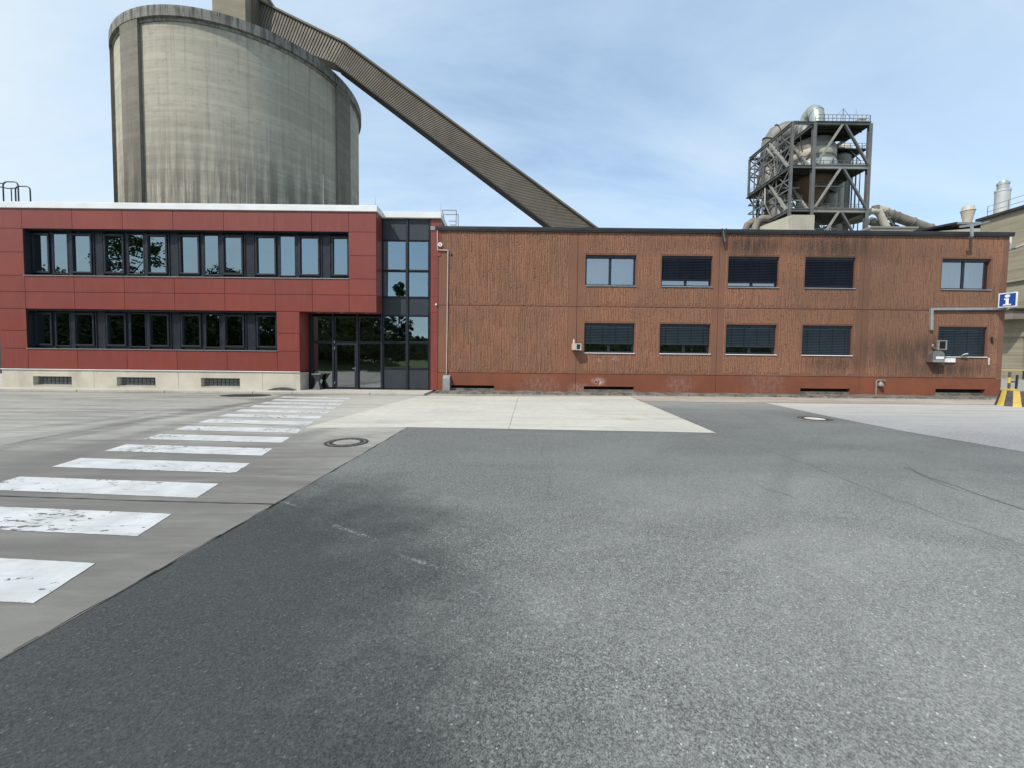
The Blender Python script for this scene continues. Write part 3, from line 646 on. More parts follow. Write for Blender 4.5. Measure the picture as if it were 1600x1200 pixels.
# window bands: reveal, lights, piers
GY = YF + 0.34
lights_px = [(54.5, 76.7), (84.5, 105.5), (116, 143), (166.8, 193), (201.7, 224), (233.2, 260.3), (284.2, 310.5), (320, 341.2), (351.3, 378.4), (402.7, 430), (438.6, 460.8), (470.3, 497.8), (521.2, 543.4)]
lights = [(F(a, 400, GY).x, F(b, 400, GY).x) for a, b in lights_px]
def band(x0, x1, z0, z1, use):
    zt, zb = (F(200, 367.3, GY).z, F(200, 427.3, GY).z) if z0 > 4 else (F(200, 490.5, GY).z, F(200, 540.5, GY).z)
    # reveals
    mm = MB(); mm.box(x0 + .001, x0 + .03, YF + .035, GY - .02, z0 + .02, z1 - .021); mm.build('reveal', 'anthracite', red)
    mm = MB(); mm.box(x1 - .03, x1 - .001, YF + .035, GY - .02, z0 + .02, z1 - .021); mm.build('reveal', 'anthracite', red)
    mm = MB(); mm.box(x0 + .001, x1 - .001, YF + .035, GY + .05, z1 - .02, z1 - .001); mm.build('reveal', 'anthracite', red)
    mm = MB(); mm.box(x0 - .02, x1 + .02, YF - .035, GY + .05, z0 - .012, z0 + .014); mm.build('sill', 'galvanised', red)
    edges = []
    for i, (a, b) in enumerate(use):
        tall = (i % 3 == 1)
        fw = 0.075 if not tall else 0.05
        f0, f1 = a - fw, b + fw
        zz0, zz1 = (zb - .055, zt + .055) if tall else (zb - .02, zt + .02)
        fy = GY - (.02 if tall else .075)
        fr = frame(f0, f1, zz0, zz1, fw, fy, GY + .05).build('window', 'anthracite', red, 0.006)
        pane(a - .004, b + .004, zz0 + fw - .004, zz1 - fw + .004, GY + .005, fr, 'solar_glass')
        edges.append((f0, f1))
    xs = [x0 + .03] + [e for p in edges for e in p] + [x1 - .03]
    for k in range(0, len(xs), 2):
        a, b = xs[k], xs[k + 1]
        if b - a > .01:
            mm = MB(); mm.box(a + .001, b - .001, GY - .01, GY + .06, z0 + .02, z1 - .022); mm.build('window_pier', 'anthracite', red)
            if b - a > 0.25:
                for q in (a + .05, b - .09):
                    mm = MB(); mm.box(q, q + .04, GY - .045, GY - .011, z0 + .03, z1 - .03); mm.build('guide_rail', 'anthracite', red)
    # head and foot rails behind the frames
    for (a, b), i in zip(edges, range(99)):
        mm = MB(); mm.box(a, b, GY + .051, GY + .07, z0 + .02, zb - .01); mm.build('rail', 'anthracite', red)
        if z1 - .022 > zt + .02: MB().box(a, b, GY + .051, GY + .07, zt + .01, z1 - .022).build('rail', 'anthracite', red)
band(wx0, wx1, z_s1, z_h1, lights)
band(wx0, wx2, z_s2, z_sf - .04, lights[:10])
# plinth
zb0 = 0.1
mm = MB(); mm.box(xl - .02, x_lo + .0, YF - .03, YF + .04, z_tr - .045, z_tr - .008); mm.build('drip_trim', 'white_sheet', red)
pj = [xl - .0] + [F(x, 595, YF).x for x in (146.5, 278.5, 410)] + [x_lo]
bw = []
for x0p, x1p in ((51, 111.5), (182, 242.5), (313.5, 374.5)):
    a, b = F(x0p, 593, YF).x, F(x1p, 593, YF).x
    bw.append((a, b, F(200, 603.2, YF).z - .02, F(200, 589.3, YF).z))
for a, b in zip(pj[:-1], pj[1:]):
    hs = [h for h in bw if h[0] > a and h[1] < b]
    wall(a + .006, b - .006, zb0, z_tr - .05, hs, YF + .012, YF + .32).build('plinth_block', 'plinth_concrete', red)
mm = MB(); mm.box(x_lo - .3, x_lo - .007, YF + .325, YB + .1, zb0, z_tr - .05); mm.build('plinth_block', 'plinth_concrete', red)
for (a, b, z0, z1) in bw:
    fr = frame(a + .004, b - .004, z0 + .03, z1 - .002, .03, YF + .22, YF + .27).build('basement_window', 'galvanised', red)
    n = 9
    for k in range(n):
        q0 = a + .04 + (b - a - .08) * k / n; q1 = a + .04 + (b - a - .08) * (k + .82) / n
        for zk in (0, 1):
            zz0 = z0 + .065 + (z1 - z0 - .11) * zk / 2; zz1 = zz0 + (z1 - z0 - .11) * .46
            mm = MB(); mm.box(q0, q1, YF + .225, YF + .29, zz0, zz1); mm.build('glass_block', 'glass_block', fr) if 'glass_block' in MAT else None
    mm = MB(); mm.box(a + .02, b - .02, YF - .0, YF + .215, z0 - .0, z0 + .025); mm.build('basement_sill', 'plinth_concrete', red)
    mm = MB(); mm.box(a - .1, b + .1, YF + .33, YF + .9, z0 - .1, z1 + .1); mm.build('basement_room', 'hole', red)
# roof edge
def cap(x0, x1, y0, y1, z0, z1): return MB().box(x0, x1, y0, y1, z0, z1)
cap(xl - .35, x_sp + .06, YF - .06, YF + .35, z_cap + .006, z_top).build('roof_edge', 'white_sheet', red, 0.012)
cap(x_sp - .3, x_sp + .06, YF + .351, YB - .13, z_cap + .006, z_top).build('roof_edge', 'white_sheet', red, 0.01)
cap(x_sp - .3, x_cap, YB - .128, YB + .35, z_cap + .006, z_top).build('roof_edge', 'white_sheet', red, 0.01)
cap(x_cap - .38, x_cap, YB + .351, YF + 13, z_cap + .006, z_top).build('roof_edge', 'white_sheet', red, 0.01)
mm = MB(); mm.box(xl, x_sp - .31, YF + .36, YF + 13, z_cap + .02, z_cap + .2); mm.build('roof', 'cast_grey', red)
mm = MB(); mm.box(x_sp - .305, x_cap - .39, YB + .36, YF + 13, z_cap + .02, z_cap + .2); mm.build('roof', 'cast_grey', red)
mm = MB(); mm.box(x_cap - .1, x_cap - .05, YB + .02, YF + 13, 7.0, z_cap); mm.build('side_panel', 'red_cladding', red)
# interior
for z0 in (zb0, z_sf + .05):
    xq = x_sp - .1 if z0 > 1 else x_lo - .4; zq_ = z0 + .02 if z0 > 1 else z0 + .03
    MB().box(xl + .1, xq, YF + .45, YF + 6.9, z0 - .02, zq_).build('floor_slab', 'interior_dark', red); MB().box(xq + .001, x_cap - .15, YB + .25, YF + 6.9, z0 - .02, zq_).build('floor_slab', 'interior_dark', red)
mm = MB(); mm.box(xl + .1, x_cap - .15, YF + 6.9, YF + 7, zb0 + .04, z_cap); mm.build('inner_wall', 'interior', red)
for x in (-19.8, -16.2, -12.7, -9.95):
    mm = MB(); mm.box(x, x + .12, YF + .47, YF + 6.88, zb0 + .04, z_cap - .02); mm.build('inner_wall', 'interior', red)
# --- glazed entrance and stair
GE = YB + 0.05
ex = [F(p, 540, GE).x for p in (488, 521.6, 559.3, 597.3)] ; sx = [ex[3]] + [F(p, 540, GE).x for p in (636.6, 671.3)]
ze_t, ze_m, ze_b = F(540, 493.5, GE).z, F(540, 535, GE).z, 0.1
def glaze(x0, x1, z0, z1, w=.045, mat='clear_glass'):
    fr = frame(x0 + .03, x1 - .03, z0 + .02, z1 - .02, w, GE - .03, GE + .05).build('window', 'anthracite', red, .004)
    pane(x0 + .03 + w - .004, x1 - .03 - w + .004, z0 + .02 + w - .004, z1 - .02 - w + .004, GE + .01, fr, mat); return fr
def mull(x, z0, z1, w=.075):
    MB().box(x - w / 2, x + w / 2, GE - .09, GE + .06, z0, z1).build('mullion', 'anthracite', red, .005)
MB().box(x_lo - .02, ex[0] - .038, GE - .06, GE + .06, ze_b, ze_t).build('mullion', 'anthracite', red)
for x in ex: mull(x, ze_b, ze_t + .1)
MB().box(ex[0] - .1, ex[3] + .03, GE - .05, GE + .08, ze_t + .101, z_sf + .0).build('transom', 'anthracite', red)
for i in range(3):
    glaze(ex[i], ex[i + 1], ze_m, ze_t)
    if i != 1: glaze(ex[i], ex[i + 1], ze_b + .03, ze_m)
    MB().box(ex[i] + .04, ex[i + 1] - .04, GE - .05, GE + .055, ze_m - .018, ze_m + .018).build('transom', 'anthracite', red)
dr = frame(ex[1] + .045, ex[2] - .045, ze_b + .02, ze_m - .03, .10, GE - .045, GE + .03).build('door', 'anthracite', red, .005)
pane(ex[1] + .14, ex[2] - .14, ze_b + .115, ze_m - .125, GE, dr, 'clear_glass')
hx = ex[2] - .11
MB().box(hx - .012, hx + .012, GE - .06, GE - .046, 1.0, 1.16).bar((hx, GE - .075, 1.1), (hx - .14, GE - .075, 1.1), .022).build('handle', 'galvanised', dr)
for z in (2.28, 1.98, .35):
    mm = MB(); mm.tube([(ex[1] + .06, GE - .07, z), (ex[1] + .06, GE - .07, z + .12)], .018, 8); mm.build('hinge', 'galvanised', dr)
# stair glazing
zs = [F(640, y, GE).z for y in (341, 375.5, 423.5, 465.2, 493, 535.5, 576)]
for x in (sx[1],): mull(x, ze_b, zs[0] + .02, .09)
mull(sx[2] + .02, ze_b, zs[0] + .02, .05); mull(sx[0] + .0, z_sf + .01, zs[0] + .02, .06)
for a, b in ((sx[0], sx[1]), (sx[1], sx[2])):
    for z1, z0, kind in ((zs[0], zs[1], 0), (zs[1], zs[2], 1), (zs[2], zs[3], 1), (zs[3], zs[4], 0), (zs[4], zs[5], 1), (zs[5], zs[6], 2), (zs[6], .14, 0)):
        if kind: glaze(a + .01, b - .01, z0, z1, .04, 'clear_glass' if kind == 2 else 'solar_glass')
        else: MB().box(a + .045, b - .045, GE - .02, GE + .05, z0 + .012, z1 - .012).build('spandrel_panel', 'anthracite_panel', red, .006)
    for z in zs[1:]:
        MB().box(a + .046, b - .046, GE - .055, GE + .03, z - .011, z + .011).build('transom', 'anthracite', red)
MB().box(x_sp, x_cap - .12, GE - .0, GE + .08, zs[0] + .021, z_cap + .004).build('transom', 'anthracite', red)
# red strip at the junction
xs0 = sx[2] + .05; bx0_ = F(681.3, 500, YB).x + .09
zz = [0.1] + [F(676, y, YB).z for y in (580, 549, 519, 488, 463.5, 435.5, 400.5, 363)] + [z_cap]
for a, b in zip(zz[:-1], zz[1:]): 
    MB().box(xs0, (bx0_ - .004 if b < 7.4 else x_cap - .03), YB - .02, YB + .05, a + .004, b - .004).build('cladding_panel', 'red_cladding', red)
MB().box(xs0, xs0 + .22, YB - .05, YB - .021, F(676, 360, YB).z, F(676, 354, YB).z).build('flashing', 'cast_grey', red)
# stair inside with wooden handrails
st = thing('handrail', 'wooden stair handrails seen through the glazing right of the glass door', 'handrail', (sx[1], GE + 1.2, 1.0))
for dyy, (a, b) in ((.9, ((601, 570), (633, 551))), (1.6, ((618, 571), (648, 553)))):
    p, q = F(*a, GE + dyy), F(*b, GE + dyy); MB().tube([p, q, q + Vector((1.2, 0, 0))], .028, 8).build('rail', 'wood_rail', st)
    for k in range(4):
        w = p.lerp(q, k / 3); MB().tube([(w.x, w.y, w.z - .9), w], .012, 6).build('post', 'steel_pole', st)
for k in range(10):
    MB().box(sx[0] + k * .28, sx[0] + k * .28 + .3, GE + .6, GE + 1.9, .1 + k * .17, .17 + k * .17 + .1).build('step', 'interior', red)

# ashtray bin at the entrance
w = F(497, 606.5, GE - .3); t = thing('waste_bin', 'small hourglass shaped concrete waste bin standing inside the entrance recess', 'waste bin', (w.x, w.y, .1))
def frus(x, y, z0, z1, a0, a1): 
    return MB().hexa([(x - a0, y - a0, z0), (x + a0, y - a0, z0), (x + a0, y + a0, z0), (x - a0, y + a0, z0)], [(x - a1, y - a1, z1), (x + a1, y - a1, z1), (x + a1, y + a1, z1), (x - a1, y + a1, z1)])
frus(w.x, w.y, .1, .48, .18, .05).build('base', 'steel_dark', t, .008); frus(w.x, w.y, .482, .80, .05, .2).build('body', 'steel_dark', t, .008)
MB().box(w.x - .21, w.x + .21, w.y - .21, w.y + .21, .802, .84).build('top', 'cast_grey', t, .006)

# sidewalk and kerb
side = tag(bpy.data.objects.new('sidewalk', None), kind='structure'); COL.objects.link(side); WL[side.name] = Vector((0, 0, 0))
YK = 17.05
MB().box(-60, -3.75, YK + .16, 30, .0, .1).build('walk_surface', 'kerb_concrete', side)
kx = [-34, -30, -26, -22.2] + [F(x, 612, YK).x for x in (120, 257, 394.5, 456, 578)] + [-3.75]
for a, b in zip(kx[:-1], kx[1:]):
    MB().box(a + .012, b - .012, YK, YK + .155, 0, .106).build('kerb_stone', 'kerb_concrete', side, .015)
# arched dark hump on the walk against the plinth
w = F(441, 610.5, YF - .12); t = thing('dark_hump', 'low dark arched hump lying on the walk at the plinth', 'rubber hump', (w.x, w.y, .1))
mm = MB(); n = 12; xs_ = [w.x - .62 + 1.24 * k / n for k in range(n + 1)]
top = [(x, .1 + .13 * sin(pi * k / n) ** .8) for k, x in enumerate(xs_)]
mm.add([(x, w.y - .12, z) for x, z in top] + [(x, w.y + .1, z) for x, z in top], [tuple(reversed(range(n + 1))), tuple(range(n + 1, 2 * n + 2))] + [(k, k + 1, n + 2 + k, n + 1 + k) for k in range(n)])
mm.build('hump', 'dull_black', t)

# roof fittings
def hoop(m, a, b, top, r=.027, rr=.18):
    a, b = Vector(a), Vector(b); d = (b - a).normalized()
    P = [a, Vector((a.x, a.y, top - rr))]
    for k in range(1, 5): th = pi / 2 * k / 4; P.append(Vector((a.x, a.y, top - rr)) + d * rr * (1 - cos(th)) + Vector((0, 0, rr * sin(th))))
    for k in range(0, 5): th = pi / 2 * k / 4; P.append(Vector((b.x, b.y, top - rr)) - d * rr * (1 - sin(th)) + Vector((0, 0, rr * cos(th))))
    P.append(b); m.tube(P, r, 8); return m
lad = thing('roof_ladder', 'dark tubular ladder hoops rising over the white roof edge at far left', 'ladder', tuple(F(25, 318, YF + .4)))
for (x0, x1, y_t, Yd) in ((6, 29.5, 284, .4), (25, 48, 291, .9)):
    a, b = F(x0, 320, YF + Yd), F(x1, 320, YF + Yd); hoop(MB(), (a.x, a.y, 8.2), (b.x, b.y, 8.2), F(x0, y_t, YF + Yd).z).build('hoop', 'steel_pole', lad, smooth=True)
MB().tube([F(-30, 288, YF + .7), F(0, 292, YF + .7), F(12, 294.5, YF + .7), F(24, 294, YF + .7)], .025, 6).build('cage_ring', 'steel_pole', lad)
MB().tube([F(-30, 281, YF + .7), F(5, 287, YF + .7)], .025, 6).build('cage_ring', 'steel_pole', lad)
a = F(18.5, 318, YF + .7); MB().tube([(a.x, a.y, 8.2), F(17.5, 295, YF + .7)], .02, 6).build('cage_bar', 'steel_pole', lad)
lad2 = thing('roof_ladder', 'thin grey ladder rails behind the right end of the white roof edge', 'ladder', tuple(F(705, 352, YB + 2)))
p = lambda x, y: F(x, y, YB + 2.2)
for a, b in (((713, 328.5), (712.5, 356)), ((716, 335), (716, 356)), ((691, 328.5), (713, 328.5)), ((694, 335.2), (716, 335.2)), ((701, 345.5), (713, 345.5)), ((703, 351.5), (713, 351.5)), ((691, 328.5), (697, 356))):
    MB().tube([p(*a), p(*b)], .022, 6).build('rail', 'cast_grey', lad2)
for px, y0, lab in ((386, 272, 'thin lightning rod on the white roof edge before the middle of the silo'), (505.5, 272, 'thin lightning rod on the white roof edge before the right pilaster of the silo'), (586.5, 308, 'short lightning rod at the right corner of the projecting red block'), (689, 319, 'short lightning rod at the right end of the white roof edge')):
    Yr = YF + .2 if px < 600 else YB + .2
    a, b = F(px, 325, Yr), F(px, y0, Yr); mm = MB(); mm.tube([(a.x, a.y, z_top - .05), (a.x, a.y, b.z)], [.014, .008], 6)
    tag(mm.build('lightning_rod', 'galvanised', None, origin=(a.x, a.y, z_top)), lab, 'lightning rod', 'lightning rods on the red building')

# ================================================================== BROWN OFFICE BUILDING
bx0, bx1 = F(681.3, 500, YB).x + .09, F(1570, 500, YB).x
bz_t, bz_c = F(1120, 358.6, YB).z, F(1120, 363.5, YB).z
bz_m, bz_p = F(1120, 481.4, YB).z, F(1120, 586.6, YB).z
bj = [bx0] + [F(x, 480, YB).x for x in (901.5, 1122, 1348)] + [bx1]
brn = thing('brown_office_building', 'long two storey building of ribbed reddish brown concrete panels with dark roof edge', 'building', ((bx0 + bx1) / 2, YB + 6, 0))
up = [(915, 994.5, 400.3, 446.5), (1033, 1114, 400.2, 448.3), (1137, 1218, 401.3, 449.5), (1257, 1338, 402, 450), (1471, 1550, 404, 452.5)]
lo = [(912, 992, 506, 552), (1030.5, 1110.5, 507, 553), (1133.5, 1214, 507.5, 554), (1252.3, 1332, 508.7, 555.5), (1464, 1543, 511, 556.5)]
def rect(r): 
    a, b = F(r[0], r[3], YB), F(r[1], r[2], YB); return (a.x, b.x, a.z, b.z)
UP, LO = [rect(r) for r in up], [rect(r) for r in lo]
zu0, zu1 = sum(r[2] for r in UP) / 5, sum(r[3] for r in UP) / 5
zl0, zl1 = sum(r[2] for r in LO) / 5, sum(r[3] for r in LO) / 5
W2 = []
for u, l in zip(UP, LO):
    a, b = (u[0] + l[0]) / 2, (u[1] + l[1]) / 2; W2.append((a, b))
slots = []
for r in ((705, 772, 602.5, 611), (912, 990.5, 604.5, 613), (1250, 1328, 607.5, 613.5), (1461, 1539, 608.5, 614)):
    a, b, z0, z1 = rect(r); slots.append((a, b, .1, max(z1, .34)))
RV = .2
for i in range(4):
    a, b = bj[i] + .009, bj[i + 1] - .009
    for z0, z1, zz in ((bz_m + .009, bz_c, (zu0, zu1)), (bz_p + .009, bz_m - .009, (zl0, zl1))):
        hs = [(w[0], w[1], zz[0], zz[1]) for w in W2 if a < w[0] < b]
        pn = wall(a, b, z0, z1, hs, YB, YB + RV).build('wall_panel', 'brown_smooth', brn, .006)
        # ribs: split-face strips cast on the panel, clear of the joints
        rb = MB(); mar = .30 if i else .42; x = a + (mar if i else .42)
        xe = b - (.42 if i == 0 else .30)
        while x < xe:
            wr = random.uniform(.028, .05); z = z0 + random.uniform(0.0, .2); fl = .5 if i == 3 else 1.0
            while z < z1 - .05:
                L = random.uniform(.12, .6); ze = min(z + L, z1 - random.uniform(.0, .06)); dp = random.uniform(.008, .026) * fl; xo = random.uniform(-.012, .012)
                segs = [(z, ze)] if random.random() > .08 else []
                for h in hs:
                    if x + wr + .02 > h[0] - .03 and x - .02 < h[1] + .03:
                        ns = []
                        for s0, s1 in segs:
                            if s1 <= h[2] - .04 or s0 >= h[3] + .05: ns.append((s0, s1)); continue
                            if s0 < h[2] - .08: ns.append((s0, h[2] - .05))
                            if s1 > h[3] + .1: ns.append((h[3] + .06, s1))
                        segs = ns
                for s0, s1 in segs:
                    t_ = random.uniform(.002, .012)
                    rb.add([(x + xo, YB - .0005, s0), (x + xo + wr, YB - .0005, s0), (x + xo + wr, YB - .0005, s1), (x + xo, YB - .0005, s1),
                            (x + xo + t_, YB - dp, s0 + .012), (x + xo + wr - t_, YB - dp, s0 + .012), (x + xo + wr - t_, YB - dp, s1 - .02), (x + xo + t_, YB - dp, s1 - .02)],
                           [(4, 5, 6, 7), (0, 1, 5, 4), (1, 2, 6, 5), (2, 3, 7, 6), (3, 0, 4, 7)])
                z = ze + random.uniform(.0, .04)
            x += wr + random.uniform(.014, .04)
        tag(rb.build('ribbing', 'brown_ribs', pn), kind='stuff')
    hs = [s for s in slots if a < s[0] < b]
    wall(a, b, .1, bz_p - .009, [(h[0], h[1], .1, h[3]) for h in hs], YB - .012, YB + RV).build('plinth_panel', 'rust_plinth', brn, .005)
for h in slots:
    MB().box(h[0] - .1, h[1] + .1, YB + RV + .005, YB + .9, .0, h[3] + .1).build('basement_recess', 'hole', brn)
    MB().box(h[0] + .005, h[1] - .005, YB + .02, YB + RV, .1, .1 + (h[3] - .1) * .45).build('basement_sill', 'footing', brn)
MB().box(bx0 + .02, bx1 - .02, YB + RV + .004, YB + RV + .06, .1, bz_c).build('back_wall', 'grey_joint', brn) if False else None
# dark backing in strips (open at the windows)
for z0, z1, zz in ((bz_m + .009, bz_c, (zu0, zu1)), (bz_p + .009, bz_m - .009, (zl0, zl1))):
    wall(bx0 + .02, bx1 - .02, z0 - .02, z1 + .01 if z1 < 5 else z1, [(w[0] - .02, w[1] + .02, zz[0] - .02, zz[1] + .02) for w in W2], YB + RV + .003, YB + RV + .09).build('back_wall', 'grey_joint', brn)
wall(bx0 + .02, bx1 - .02, .1, bz_p - .03, [(h[0] - .05, h[1] + .05, .1, h[3] + .05) for h in slots], YB + RV + .003, YB + RV + .09).build('back_wall', 'grey_joint', brn)
MB().box(bx0 - .1, bx1 + .12, YB - .10, YB + .4, bz_c + .004, bz_t).build('roof_edge', 'black_cap', brn, .012)
MB().box(bx1 - .3, bx1 + .12, YB + .402, YB + 12, bz_c + .004, bz_t).build('roof_edge', 'black_cap', brn, .012)
MB().box(bx0 - .08, bx1 + .1, YB - .085, YB - .02, bz_c - .05, bz_c + .003).build('drip_edge', 'black_cap', brn)
MB().box(bx0, bx1 - .31, YB + .41, YB + 12, bz_c - .1, bz_t - .15).build('roof', 'cast_grey', brn)
MB().box(bx1 - .2, bx1, YB + RV + .002, YB + 12, .1, bz_c).build('end_wall', 'brown_smooth', brn)
MB().box(bx0 + .05, bx1 - .25, YB + 5, YB + 5.1, .1, bz_c - .12).build('inner_wall', 'interior', brn)
MB().box(bx0 + .05, bx1 - .25, YB + .32, YB + 4.9, bz_m - .3, bz_m + .1).build('floor_slab', 'interior', brn)
for x in bj[1:4]: MB().box(x - .08, x + .08, YB + .33, YB + 4.95, .1, bz_c - .12).build('inner_wall', 'interior', brn)
ft = MB(); n = 60
for k in range(n):     # rough concrete footing along the wall
    a = bx0 - .05 + (bx1 - bx0 + .3) * k / n; b = bx0 - .05 + (bx1 - bx0 + .3) * (k + 1) / n
    if k == 0: ft.v += [(a, 18.12, 0), (a, 18.16, .085), (a, YB + .01, .1 + .005)]
    e = random.uniform(-.03, .03); ft.v += [(b, 18.12 + e, 0), (b, 18.17 + e, random.uniform(.06, .1)), (b, YB + .01, .105 + random.uniform(0, .03))]
    i = 3 * k; ft.f += [(i, i + 3, i + 4, i + 1), (i + 1, i + 4, i + 5, i + 2)]
ft.build('footing', 'footing', brn)
gr = MB()
for k in range(700):
    x, y, q = random.uniform(bx0, bx1), 18.12 + random.gauss(-.06, .09), random.uniform(.008, .03)
    z = .0065 if y < 18.1 else .09
    gr.add([(x - q, y - q, z), (x + q, y - q * .6, z), (x + q * .3, y + q, z), (x, y, z + q)], [(0, 1, 3), (1, 2, 3), (2, 0, 3)])
tag(gr.build('grit', 'footing', brn), kind='stuff')
# windows with blinds
GB = YB + .14
slat_src = {}
up_open = [None, 0.775, 0.84, 0.905, None]; lo_open = [0.665, 0.665, 0.70, 1.0, 0.97]
for row, (z0, z1), opens in ((0, (zu0, zu1), up_open), (1, (zl0, zl1), lo_open)):
    for i, (a, b) in enumerate(W2):
        x0, x1 = a + .012, b - .012
        xm = x0 + (x1 - x0) * .5
        f = wall(x0, x1, z0 + .03, z1 - .01, [(x0 + .07, xm - .06, z0 + .10, z1 - .12), (xm + .06, x1 - .07, z0 + .10, z1 - .12)], GB, GB + .06).build('window', 'anthracite', brn, .005)
        for q0, q1 in ((x0 + .065, xm - .055), (xm + .055, x1 - .065)):
            pane(q0, q1, z0 + .095, z1 - .115, GB + .03, f, 'clear_glass')
        MB().box(a - .02, b + .02, YB - .05, GB + .02, z0 - .015, z0 + .02).build('sill', 'white_sheet' if row else 'galvanised', f, .004)
        MB().box(x0, x1, YB + .06, GB - .003, z1 - .115, z1 - .004).build('blind_box', 'anthracite', f)
        if opens[i] is not None:
            H = (z1 - z0 - .13) * opens[i]; pitch = .074; n = int(H / pitch); mat = 'slat_paint_low' if row else 'slat_paint'
            src = slat_src.get(row)
            for k in range(n):
                z = z1 - .13 - pitch * (k + .5)
                if src is None:
                    w_ = (x1 - x0) / 2 - .03; ym = YB + .09; y_, h_ = .018, .034
                    mm = MB(); P = [(-.016, .036), (-.006, .006), (.010, -.028), (.034, -.031)]
                    cx, cz = (x0 + x1) / 2, z
                    V = [(cx - w_, ym + q[0] * -1, cz + q[1]) for q in P] + [(cx + w_, ym + q[0] * -1, cz + q[1]) for q in P]
                    mm.add(V, [(q, q + 1, 5 + q, 4 + q) for q in range(3)])
                    src = slat_src[row] = mm.build('slat', mat, f, origin=(cx, ym, cz)); 
                else:
                    c = src.copy(); COL.objects.link(c); c.parent = f
                    c.location = Vector(((x0 + x1) / 2, YB + .09, z)) - WL[f.name]
            zb_ = z1 - .13 - pitch * n
            MB().box(x0 + .03, x1 - .03, YB + .07, YB + .11, zb_ - .03, zb_ - .004).build('bottom_bar', mat, f)
            for q in (.12, .37, .63, .88):
                xx = x0 + (x1 - x0) * q; MB().box(xx - .006, xx + .006, YB + .064, YB + .068, zb_, z1 - .12).build('blind_cord', 'hole', f)
        if opens[i] is None:
            w0 = x1 - .62 if i == 0 else x0 + .75
            MB().box(x0 + .02, x1 - .02, GB + .55, GB + .56, z0 + .1, z1).build('curtain', 'curtain', f)
# fittings on the brown wall: each its own thing
def wallbox(px0, px1, py0, py1, d, name, mat, label, cat, y=YB, bevel=.01, bare=True):
    a, b = F(px0, py1, y - d), F(px1, py0, y - d)
    o = MB().box(a.x, b.x, y - d, y - .002, a.z, b.z).build(name, mat, None, bevel, origin=(a.x, y, a.z)); return tag(o, label, cat)
# downpipe with foot box
w = F(699, 585, YB); dp = thing('downpipe', 'thin conduit stepping down the left edge of the brown wall into a box', 'conduit', (w.x, YB, .1))
pts = [F(683.5, 360, YB - .05), F(683.8, 390.5, YB - .05), F(700, 391, YB - .05), F(697.6, 584, YB - .05)]
for a, b in zip(pts[:-1], pts[1:]):
    MB().bar(a, b + (b - a).normalized() * .03, .046, .04, up=Vector((0, 1, 0))).build('conduit', 'downpipe_paint', dp, .006)
a, b = F(691.5, 610, YB - .2), F(703, 586, YB - .2)
MB().hexa([(a.x, YB - .22, .1), (b.x, YB - .22, .1), (b.x, YB - .035, .1), (a.x, YB - .035, .1)], [(a.x, YB - .22, b.z - .14), (b.x, YB - .22, b.z - .14), (b.x, YB - .035, b.z), (a.x, YB - .035, b.z)]).build('foot_box', 'galvanised', dp, .01)
# siren
w = F(688, 382.5, YB); t = thing('wall_siren', 'round white alarm siren high at the left corner of the brown wall', 'siren', tuple(w))
MB().tube([(w.x, YB - .002, w.z), (w.x, YB - .07, w.z)], [.11, .095], 20).build('housing', 'white_plastic', t, smooth=True)
MB().tube([(w.x, YB - .071, w.z), (w.x, YB - .085, w.z)], .035, 12).build('grille', 'cast_grey', t)
w = F(706, 398.5, YB); mm = MB(); mm.tube([(w.x, YB - .03, w.z), (w.x, YB - .034, w.z)], .045, 14)
tag(mm.build('drill_hole', 'hole', None, origin=tuple(w)), 'small round black hole in the ribbed wall below the siren', 'hole')
w = F(681.5, 476, YB - .02); mm = MB(); mm.lathe((w.x, w.y - .02, w.z), [(.02, -.05), (.05, -.03), (.05, .02), (.02, .05)], 12)
tag(mm.build('wall_lamp', 'white_plastic', None, origin=tuple(w)), 'tiny white lamp at the seam of red strip and brown wall', 'lamp')
# intercom / ashtray box on an arm with its shadow
w = F(900, 541, YB); t = thing('intercom_box', 'small beige wall box with open dark side compartment beside the lower left window', 'box', tuple(w))
a, b = F(894.5, 547, YB - .35), F(899.5, 536.5, YB - .35)
MB().box(a.x, a.x + .16, YB - .38, YB - .002, a.z, b.z).build('housing', 'beige_plastic', t, .012)
frame(a.x + .162, a.x + .40, a.z + .01, b.z - .01, .022, YB - .37, YB - .2).build('side_frame', 'white_plastic', t)
MB().box(a.x + .17, a.x + .39, YB - .199, YB - .19, a.z + .015, b.z - .015).build('door', 'steel_dark', t)
MB().tube([(a.x + .07, YB - .3, b.z), (a.x + .07, YB - .3, b.z + .13), (a.x + .07, YB - .3, b.z + .2)], [.05, .05, .02], 10).build('lamp', 'beige_plastic', t, smooth=True)
w = F(931, 596.5, YB - .013); mm = MB(); mm.tube([(w.x, YB - .013, w.z), (w.x, YB - .018, w.z)], .045, 14)
tag(mm.build('drill_hole', 'hole', None, origin=tuple(w)), 'round black hole within the white stain on the rust red plinth', 'hole')
# cable loop hanging over the roof edge
t = thing('cable_loop', 'dark cable loop hanging over the black roof edge above the second panel joint', 'cable', tuple(F(1131, 360, YB)))
P = lambda x, y, d=.14: F(x, y, YB - d)
MB().tube([P(1128.5, 357), P(1128.5, 366), P(1129.5, 376), P(1131, 381), P(1133, 380), P(1134, 372), P(1135, 357)], .03, 7).build('cable', 'black_cap', t, smooth=True)
MB().tube([P(1130.5, 360), P(1131.5, 371), P(1133, 378)], .018, 6).build('cable', 'cast_grey', t)
